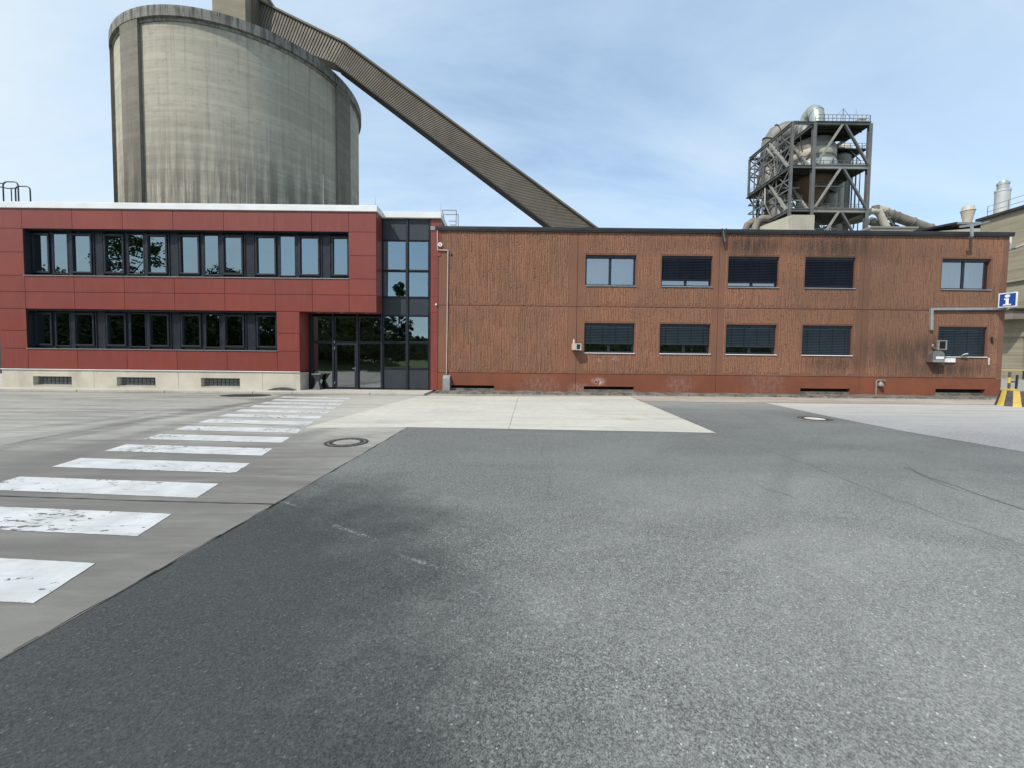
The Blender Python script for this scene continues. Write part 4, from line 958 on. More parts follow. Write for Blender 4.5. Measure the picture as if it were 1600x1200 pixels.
# roof bracket right
t = thing('roof_bracket', 'grey metal bracket arm reaching over the black roof edge at the right', 'bracket', tuple(F(1518, 360, YB)))
a = F(1518.5, 353, YB - .35); b = F(1518.5, 371, YB - .35)
MB().bar(a, b, .10, .06).build('upright', 'galvanised', t); MB().bar(b + Vector((.05, 0, 0)), F(1512, 371.5, YB - .35), .07, .09).build('foot', 'steel_dark', t)
MB().bar(F(1501, 354, YB + 2.5), a + Vector((0, 0, .03)), .1, .1).build('arm', 'galvanised', t); MB().bar(a, F(1545, 346, YB + .8), .06, .06).build('arm', 'galvanised', t)
# sign bracket and info sign
t = thing('sign_bracket', 'square galvanised tube bracket on the brown wall carrying the information sign', 'bracket', tuple(F(1455, 515, YB)))
a, b, c = F(1455, 516, YB - .06), F(1455.2, 483, YB - .06), F(1575, 482.6, YB - .06)
MB().bar(a, b + Vector((0, 0, .055)), .12, .10).build('post', 'galvanised', t, .008); MB().bar(b + Vector((.062, 0, 0)), c, .10, .11).build('arm', 'galvanised', t, .008)
c0 = F(1574.3, 468.5, YB - .46); sg = thing('information_sign', 'blue sign with white letter i on the end of the galvanised bracket', 'sign', tuple(c0))
ang = RAD(-75); ux = Vector((cos(ang), sin(ang), 0)); un = Vector((sin(ang), -cos(ang), 0)); W_, H_ = .60, .66
def splate(m, x0, x1, z0, z1, d0, d1):
    q = lambda x, z, d: c0 + ux * x + un * d + Vector((0, 0, z))
    return m.hexa([q(x0, z0, d0), q(x0, z1, d0), q(x1, z1, d0), q(x1, z0, d0)][::-1], [q(x0, z0, d1), q(x0, z1, d1), q(x1, z1, d1), q(x1, z0, d1)][::-1])
splate(MB(), -W_/2, W_/2, -H_/2, H_/2, -.05, 0).build('board', 'sign_white', sg, .008)
splate(MB(), -W_/2 + .045, W_/2 - .045, -H_/2 + .045, H_/2 - .045, .001, .006).build('blue_field', 'sign_blue', sg)
def spoly(poly, d0=.0065, d1=.010):
    q = lambda x, z, d: tuple(c0 + ux * x + un * d + Vector((0, 0, z))); n = len(poly)
    m = MB(); m.add([q(x, z, d0) for x, z in poly] + [q(x, z, d1) for x, z in poly], [tuple(range(n, 2 * n))] + [(i, (i + 1) % n, n + (i + 1) % n, n + i) for i in range(n)]); return m
spoly([(-.11, .07), (.045, .07), (.045, -.19), (.12, -.19), (.12, -.25), (-.13, -.25), (-.13, -.19), (-.055, -.19), (-.055, .01), (-.11, .01)]).build('letter', 'sign_white', sg)
spoly([(-.005 + .085 * cos(2 * pi * k / 24), .175 + .075 * sin(2 * pi * k / 24)) for k in range(24)]).build('letter_dot', 'sign_white', sg)
MB().bar(c0 + Vector((0, 0, -H_/2)), (c0.x, c0.y, F(1575, 482.6, YB - .06).z - .02), .07, .07).build('stub', 'galvanised', sg)
MB().bar(F(1573.5, 482.6, YB - .13), (c0.x, c0.y - .04, F(1575, 482.6, YB - .06).z), .08, .08).build('arm_end', 'galvanised', t)
# mailbox, speaker plate, note, camera beside the right window
w = F(1467, 560, YB); t = thing('mailbox', 'metal mailbox with rounded top below the corner of the lower right window', 'mailbox', tuple(w))
a, b = F(1457, 566, YB - .3), F(1476, 548, YB - .3); r = (b.x - a.x) / 2; n = 10
prof = [(a.x, a.z), (b.x, a.z)] + [(a.x + r + r * cos(pi * k / n), b.z - r * .75 + r * .75 * sin(pi * k / n)) for k in range(n + 1)]
mm = MB(); nn = len(prof); mm.add([(x, YB - .32, z) for x, z in prof] + [(x, YB - .01, z) for x, z in prof], [tuple(range(nn)), tuple(reversed(range(nn, 2 * nn)))] + [(i, nn + i, nn + (i + 1) % nn, (i + 1) % nn) for i in range(nn)])
mm.build('body', 'mail_metal', t, .008); MB().box(a.x + .13, b.x - .04, YB - .33, YB - .321, a.z + .15, a.z + .27).build('slot_plate', 'paper', t)
MB().box(a.x, b.x, YB - .327, YB - .321, a.z + .005, a.z + .1).build('flap', 'galvanised', t)
a, b = F(1476.5, 566, YB - .06), F(1493, 559.5, YB - .06)
tag(MB().box(a.x, b.x, YB - .065, YB - .02, a.z, b.z).build('notice_plate', 'paper', None, origin=(a.x, YB, a.z)), 'blank white notice plate on the wall right of the mailbox', 'notice')
w = F(1478, 540, YB); t = thing('intercom_screen', 'dark screen in a square grey hood in front of the lower right blind', 'intercom', tuple(w))
a, b = F(1466, 547, YB - .3), F(1481, 531.5, YB - .3)
MB().box(a.x, b.x, YB - .30, YB - .2, a.z, b.z).build('hood', 'cast_grey', t, .02); MB().box(a.x + .05, b.x - .1, YB - .306, YB - .301, a.z + .07, b.z - .05).build('screen', 'hole', t)
MB().bar((a.x + .06, YB - .2, a.z + .1), (a.x + .06, YB - .002, a.z + .1), .05).build('arm', 'cast_grey', t)
w = F(1457.5, 540, YB - .04); mm = MB(); mm.lathe((w.x, w.y, w.z), [(.03, -.08), (.05, -.02), (.05, .03), (.02, .07)], 10)
tag(mm.build('bell_push', 'cast_grey', None, origin=tuple(w)), 'small grey bell knob on the wall above the mailbox', 'bell')
w = F(1504, 554.5, YB - .1); t = thing('security_camera', 'small silver security camera on the sill of the lower right window', 'camera', tuple(w))
MB().tube([w, w + Vector((.16, -.08, .06))], .035, 10).build('body', 'galvanised', t); MB().tube([w + Vector((-.06, .0, -.05)), w + Vector((.03, -.01, 0))], .022, 8).build('arm', 'cast_grey', t)
w = F(1545.5, 562, YB - .04); mm = MB(); mm.bar(F(1545.3, 559, YB - .04), F(1545, 570, YB - .04), .035, .03); tag(mm.build('white_post', 'white_plastic', None, origin=tuple(w)), 'short white upright strip at right end of the lower right sill', 'strip')
w = F(1551, 531, YB); t = thing('wall_lamp', 'slim black lamp on the brown wall right of the lower right window', 'lamp', tuple(w))
MB().hexa([F(1548.5, 526, YB - .12), F(1552, 526, YB - .12), F(1552, 526, YB - .003), F(1548.5, 526, YB - .003)], [F(1550.5, 536.5, YB - .05), F(1552.5, 536.5, YB - .05), F(1552.5, 536.5, YB - .003), F(1550.5, 536.5, YB - .003)]).build('shade', 'black_cap', t)
# gas / hydrant niche box near the ground
w = F(1377, 602, YB); t = thing('valve_box', 'weathered metal valve on a bent pipe before the rust red plinth', 'valve', (w.x, YB, .1))
P = lambda x, y: F(x, y, YB - .1)
MB().tube([(P(1369.5, 600).x, YB - .1, .09), P(1369.5, 596), P(1370.5, 594), P(1383, 594), P(1383, 596)], .03, 8).build('pipe', 'cast_grey', t, smooth=True)
MB().lathe(tuple(P(1376, 604)), [(.03, 0), (.11, .02), (.12, .12), (.08, .18), (.03, .22)], 14).build('valve_body', 'cast_grey', t, smooth=True)
MB().tube([P(1376, 599), P(1376, 594)], .03, 8).build('spindle', 'cast_grey', t)
# white pipe at the right corner
t = thing('corner_pipe', 'white pipe at the right corner of the brown building turning towards the grey hall', 'pipe', tuple(F(1577, 390, YB + .3)))
MB().bar(F(1578.3, 364, YB + .3), F(1576.6, 391, YB + .3), .09).build('upright', 'white_plastic', t); MB().tube([F(1574, 391, YB + .3), F(1585, 388.5, YB + .3), F(1605, 382, YB - .5)], .05, 8).build('arm', 'cast_grey', t); MB().tube([F(1590, 387.2, YB + .1), F(1605, 381.2, YB - .52)], .075, 8).build('sleeve', 'white_plastic', t)

# black and yellow post base at the right
w = G(1583, 636); t = thing('bollard', 'truncated black and yellow striped post base with slim post beside the building corner', 'bollard', (w.x, w.y + .45, 0))
cy = w.y + .36; cx = F(1581.5, 625, cy).x; R0_, R1_, H_ = .45, .31, .60; ns = 12
for k in range(ns):
    a0, a1 = 2 * pi * k / ns, 2 * pi * (k + 1) / ns; a0 += .2; a1 += .2; sub = 4
    mm = MB(); V = []
    for j in range(sub + 1):
        a_ = a0 + (a1 - a0) * j / sub; V += [(cx + R0_ * cos(a_), cy + R0_ * sin(a_), 0), (cx + (R0_ - .02) * cos(a_), cy + (R0_ - .02) * sin(a_), .06), (cx + R1_ * cos(a_), cy + R1_ * sin(a_), H_)]
    V.append((cx, cy, H_)); mm.add(V, [(3 * j, 3 * j + 3, 3 * j + 4, 3 * j + 1) for j in range(sub)] + [(3 * j + 1, 3 * j + 4, 3 * j + 5, 3 * j + 2) for j in range(sub)] + [(3 * j + 2, 3 * j + 5, 3 * (sub + 1)) for j in range(sub)])
    mm.build('stripe', 'yellow_paint' if k % 2 else 'dull_black', t)
MB().box(cx - .24, cx + .0, cy - .16, cy + .12, H_, H_ + .08).build('cap_block', 'yellow_paint', t, .01)
for i in range(3):
    z = H_ + .08 + i * .22; MB().tube([(cx - .16, cy, z), (cx - .16, cy, z + .219)], .04, 10).build('post_band', 'dull_black' if i % 2 == 0 else 'yellow_paint', t)
MB().bar((cx + .12, cy, H_), (cx + .14, cy, H_ + .62), .05).build('bracket', 'steel_pole', t); MB().bar((cx - .16, cy, H_ + .35), (cx + .12, cy, H_ + .35), .05).build('bracket', 'steel_pole', t)

# ================================================================== SILO
D = 60.0; aL = math.atan(-F(170.5, 95, 1).x); aR = math.atan(-F(564.5, 185, 1).x)     # the two edges seen of the round rim
th = (aL + aR) / 2; R = D * sin((aL - aR) / 2) - .34; SCN = Vector((-D * sin(th), D * cos(th), 0)); HS = F(252, 6.5, SCN.y - R - .34).z
silo = thing('concrete_silo', 'huge round weathered concrete silo with pilasters and dark top rim', 'silo', tuple(SCN))
def shell(name, r, z0, z1, a0, a1, mat, rings=8, thick=0.0, par=silo):
    n = max(6, int((a1 - a0) / RAD(3))); V, Fc, UV = [], [], []
    full = a1 - a0 > 6.2
    for j in range(rings + 1):
        z = z0 + (z1 - z0) * j / rings
        for k in range(n + 1):
            a = a0 + (a1 - a0) * k / n; V.append((SCN.x + r * cos(a), SCN.y + r * sin(a), z)); UV.append((a * r, z))
    for j in range(rings):
        for k in range(n): i = j * (n + 1) + k; Fc.append((i, i + 1, i + n + 2, i + n + 1))
    if thick:
        o = len(V); 
        for j in (0, rings):
            for k in range(n + 1):
                a = a0 + (a1 - a0) * k / n; V.append((SCN.x + (r - thick) * cos(a), SCN.y + (r - thick) * sin(a), z0 if j == 0 else z1)); UV.append((a * r, z0 if j == 0 else z1))
        for k in range(n):
            Fc.append((o + k, o + k + 1, k + 1, k)); b_ = rings * (n + 1); Fc.append((b_ + k, b_ + k + 1, o + n + 2 + k, o + n + 1 + k))
        if not full:
            # side cheeks
            V2 = len(V)
            for k in (0, n):
                b = len(V)
                for (rr_, z_) in ((r, z0), (r - thick, z0), (r - thick, z1), (r, z1)):
                    a = a0 + (a1 - a0) * k / n; V.append((SCN.x + rr_ * cos(a), SCN.y + rr_ * sin(a), z_)); UV.append((a * r + rr_ * 3, z_))
                Fc.append((b, b + 1, b + 2, b + 3) if k == 0 else (b + 3, b + 2, b + 1, b))
    m = MB(); m.add(V, Fc); o = m.build(name, mat, par)
    uvl = o.data.uv_layers.new(name='UVMap')
    for p in o.data.polygons:
        for li in p.loop_indices: uvl.data[li].uv = UV[o.data.loops[li].vertex_index]
    for p in o.data.polygons: p.use_smooth = True
    try: o.data.set_sharp_from_angle(angle=RAD(35))
    except Exception: pass
    return o
A2 = lambda px: None
shell('shell', R, 0, HS - .3, 0, 2 * pi, 'silo_concrete', 12)
shell('rim', R + .34, HS - .95, HS, 0, 2 * pi, 'silo_rim', 2, 1.5)
shell('rim_ledge', R + .10, HS - 1.25, HS - .952, 0, 2 * pi, 'silo_rim', 1, .2)
def ang_of(px, r=R):    # angle on the shell seen in the photo's column px (near side)
    best = None
    for k in range(3600):
        a = -pi + 2 * pi * k / 3600; x, y = SCN.x + r * cos(a), SCN.y + r * sin(a)
        nrm = Vector((cos(a), sin(a))); 
        if nrm.dot(Vector((x, y))) > 0: continue
        u = 800 + FPX * x / y
        if best is None or abs(u - px) < best[0]: best = (abs(u - px), a)
    return best[1]
a1_, a2_ = ang_of(208), ang_of(234); shell('pilaster', R + .30, 0, HS - .955, min(a1_, a2_), max(a1_, a2_), 'silo_pilaster', 10, 1.0)
a3_, a4_ = ang_of(527), ang_of(546); shell('pilaster', R + .30, 0, HS - .955, min(a3_, a4_), max(a3_, a4_), 'silo_pilaster', 10, 1.0)
wdt = abs(a1_ - a2_)
a5_ = ang_of(171.5); shell('pilaster', R + .30, 0, HS - .955, a5_ - wdt * .75, a5_ + wdt * .1, 'silo_pilaster', 6, 1.0)
for k in range(2, 4):
    a = (a1_ + a2_) / 2 - k * RAD(62); shell('pilaster', R + .30, 0, HS - .955, a - wdt / 2, a + wdt / 2, 'silo_pilaster', 6, 1.0)
mm = MB(); mm.lathe((SCN.x, SCN.y, HS - .6), [(R - .8, 0), (R - .8, .3), (R * .5, .8), (.01, 1.0)], 48); mm.build('roof', 'silo_rim' if False else 'cast_grey', silo)
# headhouse on the silo
h0 = 46.0; xa, xb = F(332, 30, h0).x, F(383.5, 30, h0).x
hd = thing('silo_headhouse', 'beige concrete head house on top of the silo where the conveyor gallery ends', 'head house', ((xa + xb) / 2, SCN.y, HS))
MB().box(xa, xb, h0, h0 + 7, HS - .4, HS + 11).build('body', 'headhouse_concrete', hd)
MB().box(xb + .002, F(406, 30, h0 + 2.2).x, h0 + 1.0, h0 + 6.2, HS - .4, HS + 9).build('annex', 'gallery_sheet', hd)
MB().box(xa - .2, xb + .2, h0 - .2, h0 + 7.2, HS + 11.002, HS + 11.3).build('roof', 'cast_grey', hd)

# conveyor gallery: ribbed sheet tube in two straight runs
YG = 45.6
t = thing('conveyor_gallery', 'long brown ribbed sheet metal conveyor gallery sloping down from the silo top', 'conveyor', tuple(F(700, 220, YG)))
WG = 1.5
def run(UA, LA, UB, LB, ribs, girder):
    dv = Vector((0, WG, 0))
    MB().hexa([LA, LB, LB + dv, LA + dv], [UA, UB, UB + dv, UA + dv]).build('gallery_body', 'gallery_sheet', t)
    n = ribs
    src = None
    mm = MB()
    for k in range(n):
        f0 = (k + .2) / n; f1 = (k + .8) / n; off = Vector((0, -.07, 0))
        a0, a1, b0, b1 = LA.lerp(LB, f0), LA.lerp(LB, f1), UA.lerp(UB, f0), UA.lerp(UB, f1)
        e = Vector((0, .001, 0)); mm.hexa([a0 - e, a1 - e, b1 - e, b0 - e][::-1], [a0 + off, a1 + off, b1 + off, b0 + off][::-1])
    tag(mm.build('sheet_ribs', 'gallery_rib', t), kind='stuff')
    s = Vector((0, -.3, 0)); u = Vector((0, 0, .22))
    MB().hexa([UA + s, UB + s, UB + dv - s, UA + dv - s], [UA + s + u, UB + s + u, UB + dv - s + u, UA + dv - s + u]).build('gallery_roof', 'gallery_sheet', t)
    d = Vector((0, 0, -.16))
    if girder: MB().hexa([LA + s * .4 + d, LB + s * .4 + d, LB + dv + d, LA + dv + d], [LA + s * .4 + d * .02, LB + s * .4 + d * .02, LB + dv + d * .02, LA + dv + d * .02]).build('under_girder', 'gallery_under', t)
KU, KL = F(540, 70, YG), F(524, 99, YG)
run(KU, KL, F(960, 379, YG), F(894, 379, YG), 140, True)
run(F(398, 0, YG + 3), F(384, 48, YG + 3), KU - Vector((.003, 0, 0)), KL - Vector((.003, 0, 0)), 34, False)
#k0 = F(545, 128, YG + .8); MB().box(k0.x - .5, k0.x + .5, YG + .5, YG + 1.9, HS - 3, k0.z + .1).build('bearing', 'cast_grey', t)

# ================================================================== PREHEATER TOWER
YT, YTB = 85.0, 100.0
tw = thing('preheater_tower', 'tall open steel cement tower with vessels, ducts and diagonal braces behind the brown building', 'tower', (F(1300, 300, 92).x, 92, 0))
XA, XB, XC, XBm = F(1236.3, 250, YT).x, F(1270.5, 250, YT).x, F(1356, 270, YT).x, 0
L0, L1, L2 = F(1300, 193, YT).z, F(1300, 261, YT).z, F(1300, 329, YT).z; L3 = L2 - (L1 - L2)
XD = F(1171, 260, YTB).x; XE = F(1185, 290, YTB).x
LV = [L0, L1, L2, L3]
def col(x, y, z1=None, w=.75, mat='tower_steel'): return MB().ibeam((x, y, 0), (x, y, z1 or L0), w, w * .9, up=Vector((0, 1, 0))).build('column', mat, tw)
for x, w in ((XA, .5), (XB, .68), (XC, .7)): col(x, YT, w=w, mat='tower_steel' if x != XC else 'tower_steel')
for x, w in ((XB, .7), (XC, .7)): col(x, YTB, w=w)
col(XE, YTB, L1 + 5, .5); col(XE + 6.5, YTB, L1, .4)
for x in (XA, XB, XC): col(x, (YT + YTB) / 2, L1, .45, 'tower_dark') if x != XC else None
def beam(p, q, w=.45, h=.75, mat='tower_steel'): return MB().ibeam(p, q, w, h).build('beam', mat, tw)
def brace(p, q, w=.5,  mat='tower_steel_pale'): return MB().bar(p, q, w * .8, w * .62).build('brace', mat, tw)
for z in LV[:3]:
    beam((XA, YT - .1, z), (XB, YT - .1, z), .4, .6 if z != L0 else .5, 'tower_steel'); beam((XB, YT - .1, z), (XC, YT - .1, z), .5, .9 if z != L0 else .7, 'tower_steel_pale' if z != L0 else 'tower_steel')
    beam((XA, YT, z), (XD if z == L0 else XD, YTB, z), .45, .6)
    beam((XB, YT, z), (XB, YTB, z), .4, .6); beam((XC, YT, z), (XC, YTB, z), .4, .6)
    beam((XD, YTB, z), (XC, YTB, z), .4, .5)
beam((XB, YT - .1, L3), (XC, YT - .1, L3), .5, .9)
xm = (XB + XC) / 2
for zt, zb_ in ((L0, L1), (L1, L2), (L2, L3)):
    for xe in (XB + .5, XC - .4):
        brace((xm + (-.3 if xe < xm else .3), YT - .35, zt - .45), (xe, YT - .35, zb_ + .5), .55, 'tower_steel_pale' if xe < xm else 'tower_steel')
        brace((xm, YTB + .1, zt - .45), (xe, YTB + .1, zb_ + .5), .4, 'tower_steel')
# side face braces (left side runs back along A -> D)
def side(f, z): return Vector((XA + (XD - XA) * f, YT + (YTB - YT) * f, z))
for zt, zb_ in ((L0, L1), (L1, L2)):
    brace(side(.48, zt - .3), side(.06, zb_ + .4), .6); brace(side(.52, zt - .3), side(.80, zb_ + .3), .4, 'tower_steel')
    brace((XB - .15, YT + 6.8, zt - .6), (XB - .15, YT + .7, zb_ + .4), .5); brace((XB - .15, YT + 7.6, zt - .6), (XB - .15, YTB - .5, zb_ + .4), .4, 'tower_steel')
for f in (.3, .62, .85):
    MB().bar(side(f, L2), side(f, L0), .2).build('post', 'tower_steel', tw)
for z in ((L0 + L1) / 2, (L1 + L2) / 2, L0 - 2.4, L1 - 2.4):
    MB().bar(side(.02, z), side(.98, z), .2, .28).build('beam', 'tower_steel', tw); MB().bar((XD, YTB, z), (XC, YTB, z), .18, .25).build('beam', 'tower_steel', tw)
for f0, f1 in ((.0, .3), (.3, .62), (.62, .85)):
    for za, zb2 in (((L0 + L1) / 2, L0), (L1, (L0 + L1) / 2), ((L1 + L2) / 2, L1)):
        if random.random() < .75: MB().bar(side(f0, za), side(f1, zb2), .13).build('brace', 'tower_steel', tw)
        if random.random() < .75: MB().bar(side(f1, za), side(f0, zb2), .13).build('brace', 'tower_steel_pale', tw)
# D corner ladder tower
MB().bar((XD, YTB, L0 - .1), (XD, YTB, L1 - .2), .42).build('column', 'tower_steel', tw)
zq = [L0, L0 + (L1 - L0) * .5, L1]
for za, zb2 in zip(zq[:-1], zq[1:]):
    zmid = (za + zb2) / 2
    brace((XD, YTB, za - .2), (XE, YTB, zmid), .25, 'tower_steel'); brace((XE, YTB, zmid), (XD, YTB, zb2 + .1), .25, 'tower_steel'); beam((XD, YTB, zb2), (XE, YTB, zb2), .25, .3)
brace((XD, YTB, L1 - .2), (XE + 4.2, YTB, L2 - 1.0), .38, 'tower_steel'); brace((XE + 4.6, YTB, L1 - .2), (XE + 1.8, YTB, L2 - 1.2), .38, 'tower_steel')
# decks
def deck(x0, x1, y0, y1, z, mat='tower_dark', th=.25): MB().box(x0, x1, y0, y1, z - th, z).build('deck', mat, tw)
deck(XB + .1, XC - .1, YT + .3, YT + 6, L0 + .1, th=.5); deck(XB + .1, XC - 2.2, YT + 6.01, YTB + 3, L0 + .1, th=.5)
deck(XB + .1, XC - .2, YT + .3, YT + 9, L1 - .1); deck(XA + .1, XB - .1, YT + .3, YTB, L1 - .1)
deck(XA - .6, XB - .1, YT + 3, YTB, L1 - .5); deck(XB + .1, XC - .2, YT + .3, YT + 8, L2 - .1); deck(XA + .1, XB - .1, YT + .4, YTB, L2 - .1)
MB().hexa([side(.25, L1 - .6), side(.95, L1 - .6), Vector((XA, YTB, L1 - .6)), Vector((XA, YT + 5, L1 - .6))], [side(.25, L1 - .35), side(.95, L1 - .35), Vector((XA, YTB, L1 - .35)), Vector((XA, YT + 5, L1 - .35))]).build('deck', 'tower_dark', tw)
for k in range(6):
    y = YT + 1.5 + k * 2.4; beam((XB + .2, y, L0 - .7), (XC - .4 if k < 2 else XC - 2.4, y, L0 - .7), .2, .45, 'tower_dark')
# railings
def rail(p, q, name='railing', h=1.1, n=None, r=.045, mat='tower_steel', par=None):
    p, q = Vector(p), Vector(q); n = n or max(2, int((q - p).length / 1.3)); m = MB()
    for k in range(n + 1):
        w = p.lerp(q, k / n); m.bar(w, w + Vector((0, 0, h)), r * 1.6)
    for zz_ in (h * .5, h): m.bar(p + Vector((0, 0, zz_)), q + Vector((0, 0, zz_)), r * 1.5)
    return tag(m.build(name, mat, par or tw), kind='stuff')
rail((XB + .2, YT, L0 + .3), (XC, YT, L0 + .3), h=1.5, n=13); rail((XC, YT, L0 + .3), (XC, YT + 6, L0 + .3), h=1.3)
for z in (L1, L2): rail((XB + .8, YT + .1, z + .3), (XC - .6, YT + .1, z + .3)); rail((XA + .3, YT + .1, z + .3), (XB - .4, YT + .1, z + .3))
rail(side(.1, L1 + .3), side(.95, L1 + .3)); rail((XC - .2, YT + 1, L1 + .3), (XC - .2, YT + 9, L1 + .3))
# mast with stays on the roof
mx_ = F(1317, 190, YT + 1).x
MB().tube([(mx_, YT + 1, L0), (mx_, YT + 1, F(1317, 169.5, YT + 1).z)], .08, 6).build('mast', 'tower_steel', tw)
for s_ in (-2.2, 2.0): MB().tube([(mx_, YT + 1, F(1317, 170, YT + 1).z), (mx_ + s_, YT + 1, L0 + 1.4)], .035, 5).build('stay', 'tower_steel', tw)
MB().tube([(XC - 2.2, YT + 1, L0), (XC - 2.2, YT + 1, L0 + 3.6)], .03, 5).build('mast', 'tower_steel', tw)
MB().box(XC - 2.0, XC - .6, YT + .4, YT + 1.6, L0 + .15, L0 + 1.5).build('roof_unit', 'pale_sheet', tw, .05)
# main cyclone vessel
vx = F(1269.5, 240, 91).x; vy = 91.0
ves = MB().lathe((vx, vy, 0), [(4.35, L1 + .1), (4.35, L1 + 3.2), (4.15, L1 + 3.3), (4.15, L1 + 6.4), (3.6, L1 + 6.5), (3.5, L0 - .9)], 36).build('cyclone_vessel', 'vessel_sheet', tw, smooth=True)
MB().lathe((vx, vy, 0), [(4.42, L1 + .7), (4.42, L1 + 2.9)], 36).build('cladding_band', 'vessel_white', ves, smooth=True)
MB().lathe((vx, vy, 0), [(4.22, L1 + 3.9), (4.30, L1 + 4.0), (4.30, L1 + 5.3), (4.22, L1 + 5.4)], 36).build('cladding_band', 'duct_beige', ves, smooth=True)
MB().lathe((vx, vy, 0), [(3.9, L1 + .05), (3.9, L1 - 1.2), (3.0, L1 - 3.5), (1.2, L2 + .5), (1.2, L2)], 28).build('vessel_cone', 'vessel_rust', ves, smooth=True)
for a in range(10):
    an = 2 * pi * a / 10; MB().box(vx + 4.4 * cos(an) - .15, vx + 4.4 * cos(an) + .15, vy + 4.4 * sin(an) - .15, vy + 4.4 * sin(an) + .15, L1 + .05, L1 + 3.1).build('stiffener', 'tower_steel_pale', ves)
# gooseneck over the roof
gx = F(1269.3, 190, 93).x; ztop = F(1269, 170.5, 94.5).z
P = [(gx, 91.4, L0 - 4)] + [(gx, 93.4 - 1.9 * cos(pi * k / 10), ztop - 4.6 + 3.1 * sin(pi * k / 10)) for k in range(11)] + [(gx, 95.5, L0 - 2)]
MB().tube(P, 1.42, 20).build('gooseneck_duct', 'duct_silver', tw, smooth=True)
for k in (3, 5, 7): 
    p0, p1 = Vector(P[k]), Vector(P[k + 1]); MB().tube([p0, p0.lerp(p1, .25)], 1.5, 20).build('duct_flange', 'duct_silver', tw)
# left elbow duct and riser
ex_, ey_ = F(1211, 215, 96).x, 96.0
zE = F(1215, 197, 96).z
P = [(F(1196, 290, 97).x, 97, L1 - 1), (F(1197.5, 250, 97).x, 97, L0 - 7), (F(1203, 226, 96.5).x, 96.5, L0 - 2.5), (F(1208, 213, 96).x, 96, zE - 4.0), (F(1215, 206.5, 95.5).x, 95.5, zE - 2.6), (F(1226, 203, 95).x, 95, zE - 2.2), (F(1245, 204, 94).x, 94, zE - 2.4)]
MB().tube(P, [1.5, 1.6, 2.1, 2.4, 2.5, 2.45, 2.3], 18).build('elbow_duct', 'vessel_sheet', tw, smooth=True)
for k in (2, 3, 4): p0, p1 = Vector(P[k]), Vector(P[k + 1]); MB().tube([p0, p0.lerp(p1, .08)], 2.62, 18).build('duct_flange', 'tower_dark', tw)
P = [F(1199, 262, 96), F(1204, 286, 95), F(1209, 300, 94), F(1221, 337, 91), F(1228, 360, 90)]
MB().tube(P, [1.5, 1.7, 1.9, 2.0, 2.0], 18).build('riser_duct', 'vessel_sheet', tw, smooth=True)
for f in (.25, .34, .72): p0 = Vector(P[2]).lerp(Vector(P[3]), f); p1 = Vector(P[2]).lerp(Vector(P[3]), f + .035); MB().tube([p0, p1], 2.1, 18).build('duct_flange', 'tower_dark', tw)
# second small vessels inside the left bay
for (px, py0, py1, Y, r, mat) in ((1222, 250, 222, 97, 1.3, 'tower_dark'), (1245, 275, 240, 97, 1.6, 'vessel_rust'), (1232, 262, 228, 99, 1.0, 'vessel_sheet'), (1262, 322, 275, 93, 2.3, 'tower_dark'), (1283, 325, 285, 96, 2.8, 'vessel_rust'), (1252, 328, 300, 91, .8, 'duct_beige'), (1294, 327, 302, 92, 1.6, 'vessel_sheet'), (1248, 303, 268, 98, 3.2, 'tower_dark'), (1228, 300, 262, 98, 2.0, 'tower_dark'), (1290, 300, 262, 98, 2.6, 'tower_dark')):
    a, b = F(px, py0, Y), F(px, py1, Y); MB().lathe((a.x, Y, 0), [(r * .5, a.z - .8), (r, a.z + .6), (r, b.z - .5), (r * .7, b.z)], 16).build('hopper', mat, tw, smooth=True)
for k in range(34):     # inner pipes and small braces that fill the open bays
    x = random.uniform(XA + .6, XB - .5); y = random.uniform(YT + 6, YTB - 1); z = random.choice((L1, L2)) + random.uniform(0, 2)
    MB().tube([(x, y, z), (x + random.uniform(-2, 2), y, z + random.uniform(3, 6)), (x + random.uniform(-3, 1), y + 1, z + random.uniform(5, 7.5))], random.uniform(.07, .2), 7).build('pipe', random.choice(('tower_steel', 'vessel_sheet', 'tower_steel_pale')), tw)
for k in range(22):
    f = random.uniform(.1, .65); z = random.choice((L1 + .4, L2 + .4, L1 + 4)); p = side(f, z) + Vector((random.uniform(1, 4), 0, 0)); brace(p, p + Vector((random.uniform(-2.5, 2.5), random.uniform(-2, 2), random.uniform(2, 4.5))), .2, random.choice(('tower_steel', 'tower_steel_pale')))
# right hand riser group with platform
for px, r, mat in ((1312.5, .85, 'duct_beige'), (1321, .8, 'vessel_sheet'), (1306, .55, 'tower_steel_pale')):
    x = F(px, 290, 94).x; MB().tube([(x, 94, L3), (x, 94, F(1315, 248, 94).z)], r, 14).build('riser_pipe', mat, tw, smooth=True)
px_ = F(1318, 240, 94).x; zp = F(1318, 240.5, 94).z
deck(px_ - 3.2, px_ + 3.4, 91.5, 97, zp, 'tower_dark'); rail((px_ - 3.2, 91.5, zp), (px_ + 3.4, 91.5, zp)); rail((px_ + 3.4, 91.5, zp), (px_ + 3.4, 97, zp))
MB().lathe((px_ - .2, 94, zp), [(1.9, 0), (1.9, .5), (1.4, 1.5), (.6, 2.0), (.1, 2.1)], 20).build('vessel_dome', 'duct_beige', tw, smooth=True)
MB().lathe((px_ - .9, 94, zp), [(2.1, -4.6), (2.1, -1.0), (1.4, -.3)], 20).build('hopper', 'vessel_sheet', tw, smooth=True)
for s_ in (-1, 1):
    for q in (0, 1): brace((px_ + 1.2 + s_ * 1.2, 92, zp - .4 - q * 2.6), (px_ + 1.2 - s_ * 1.2, 92, zp - 2.6 - q * 2.6), .22, 'tower_steel')
MB().lathe((F(1334, 320, 92).x, 92, L2), [(2.1, .1), (2.1, 2.2), (1.6, 2.5)], 24).build('drum', 'duct_dusty', tw, smooth=True)
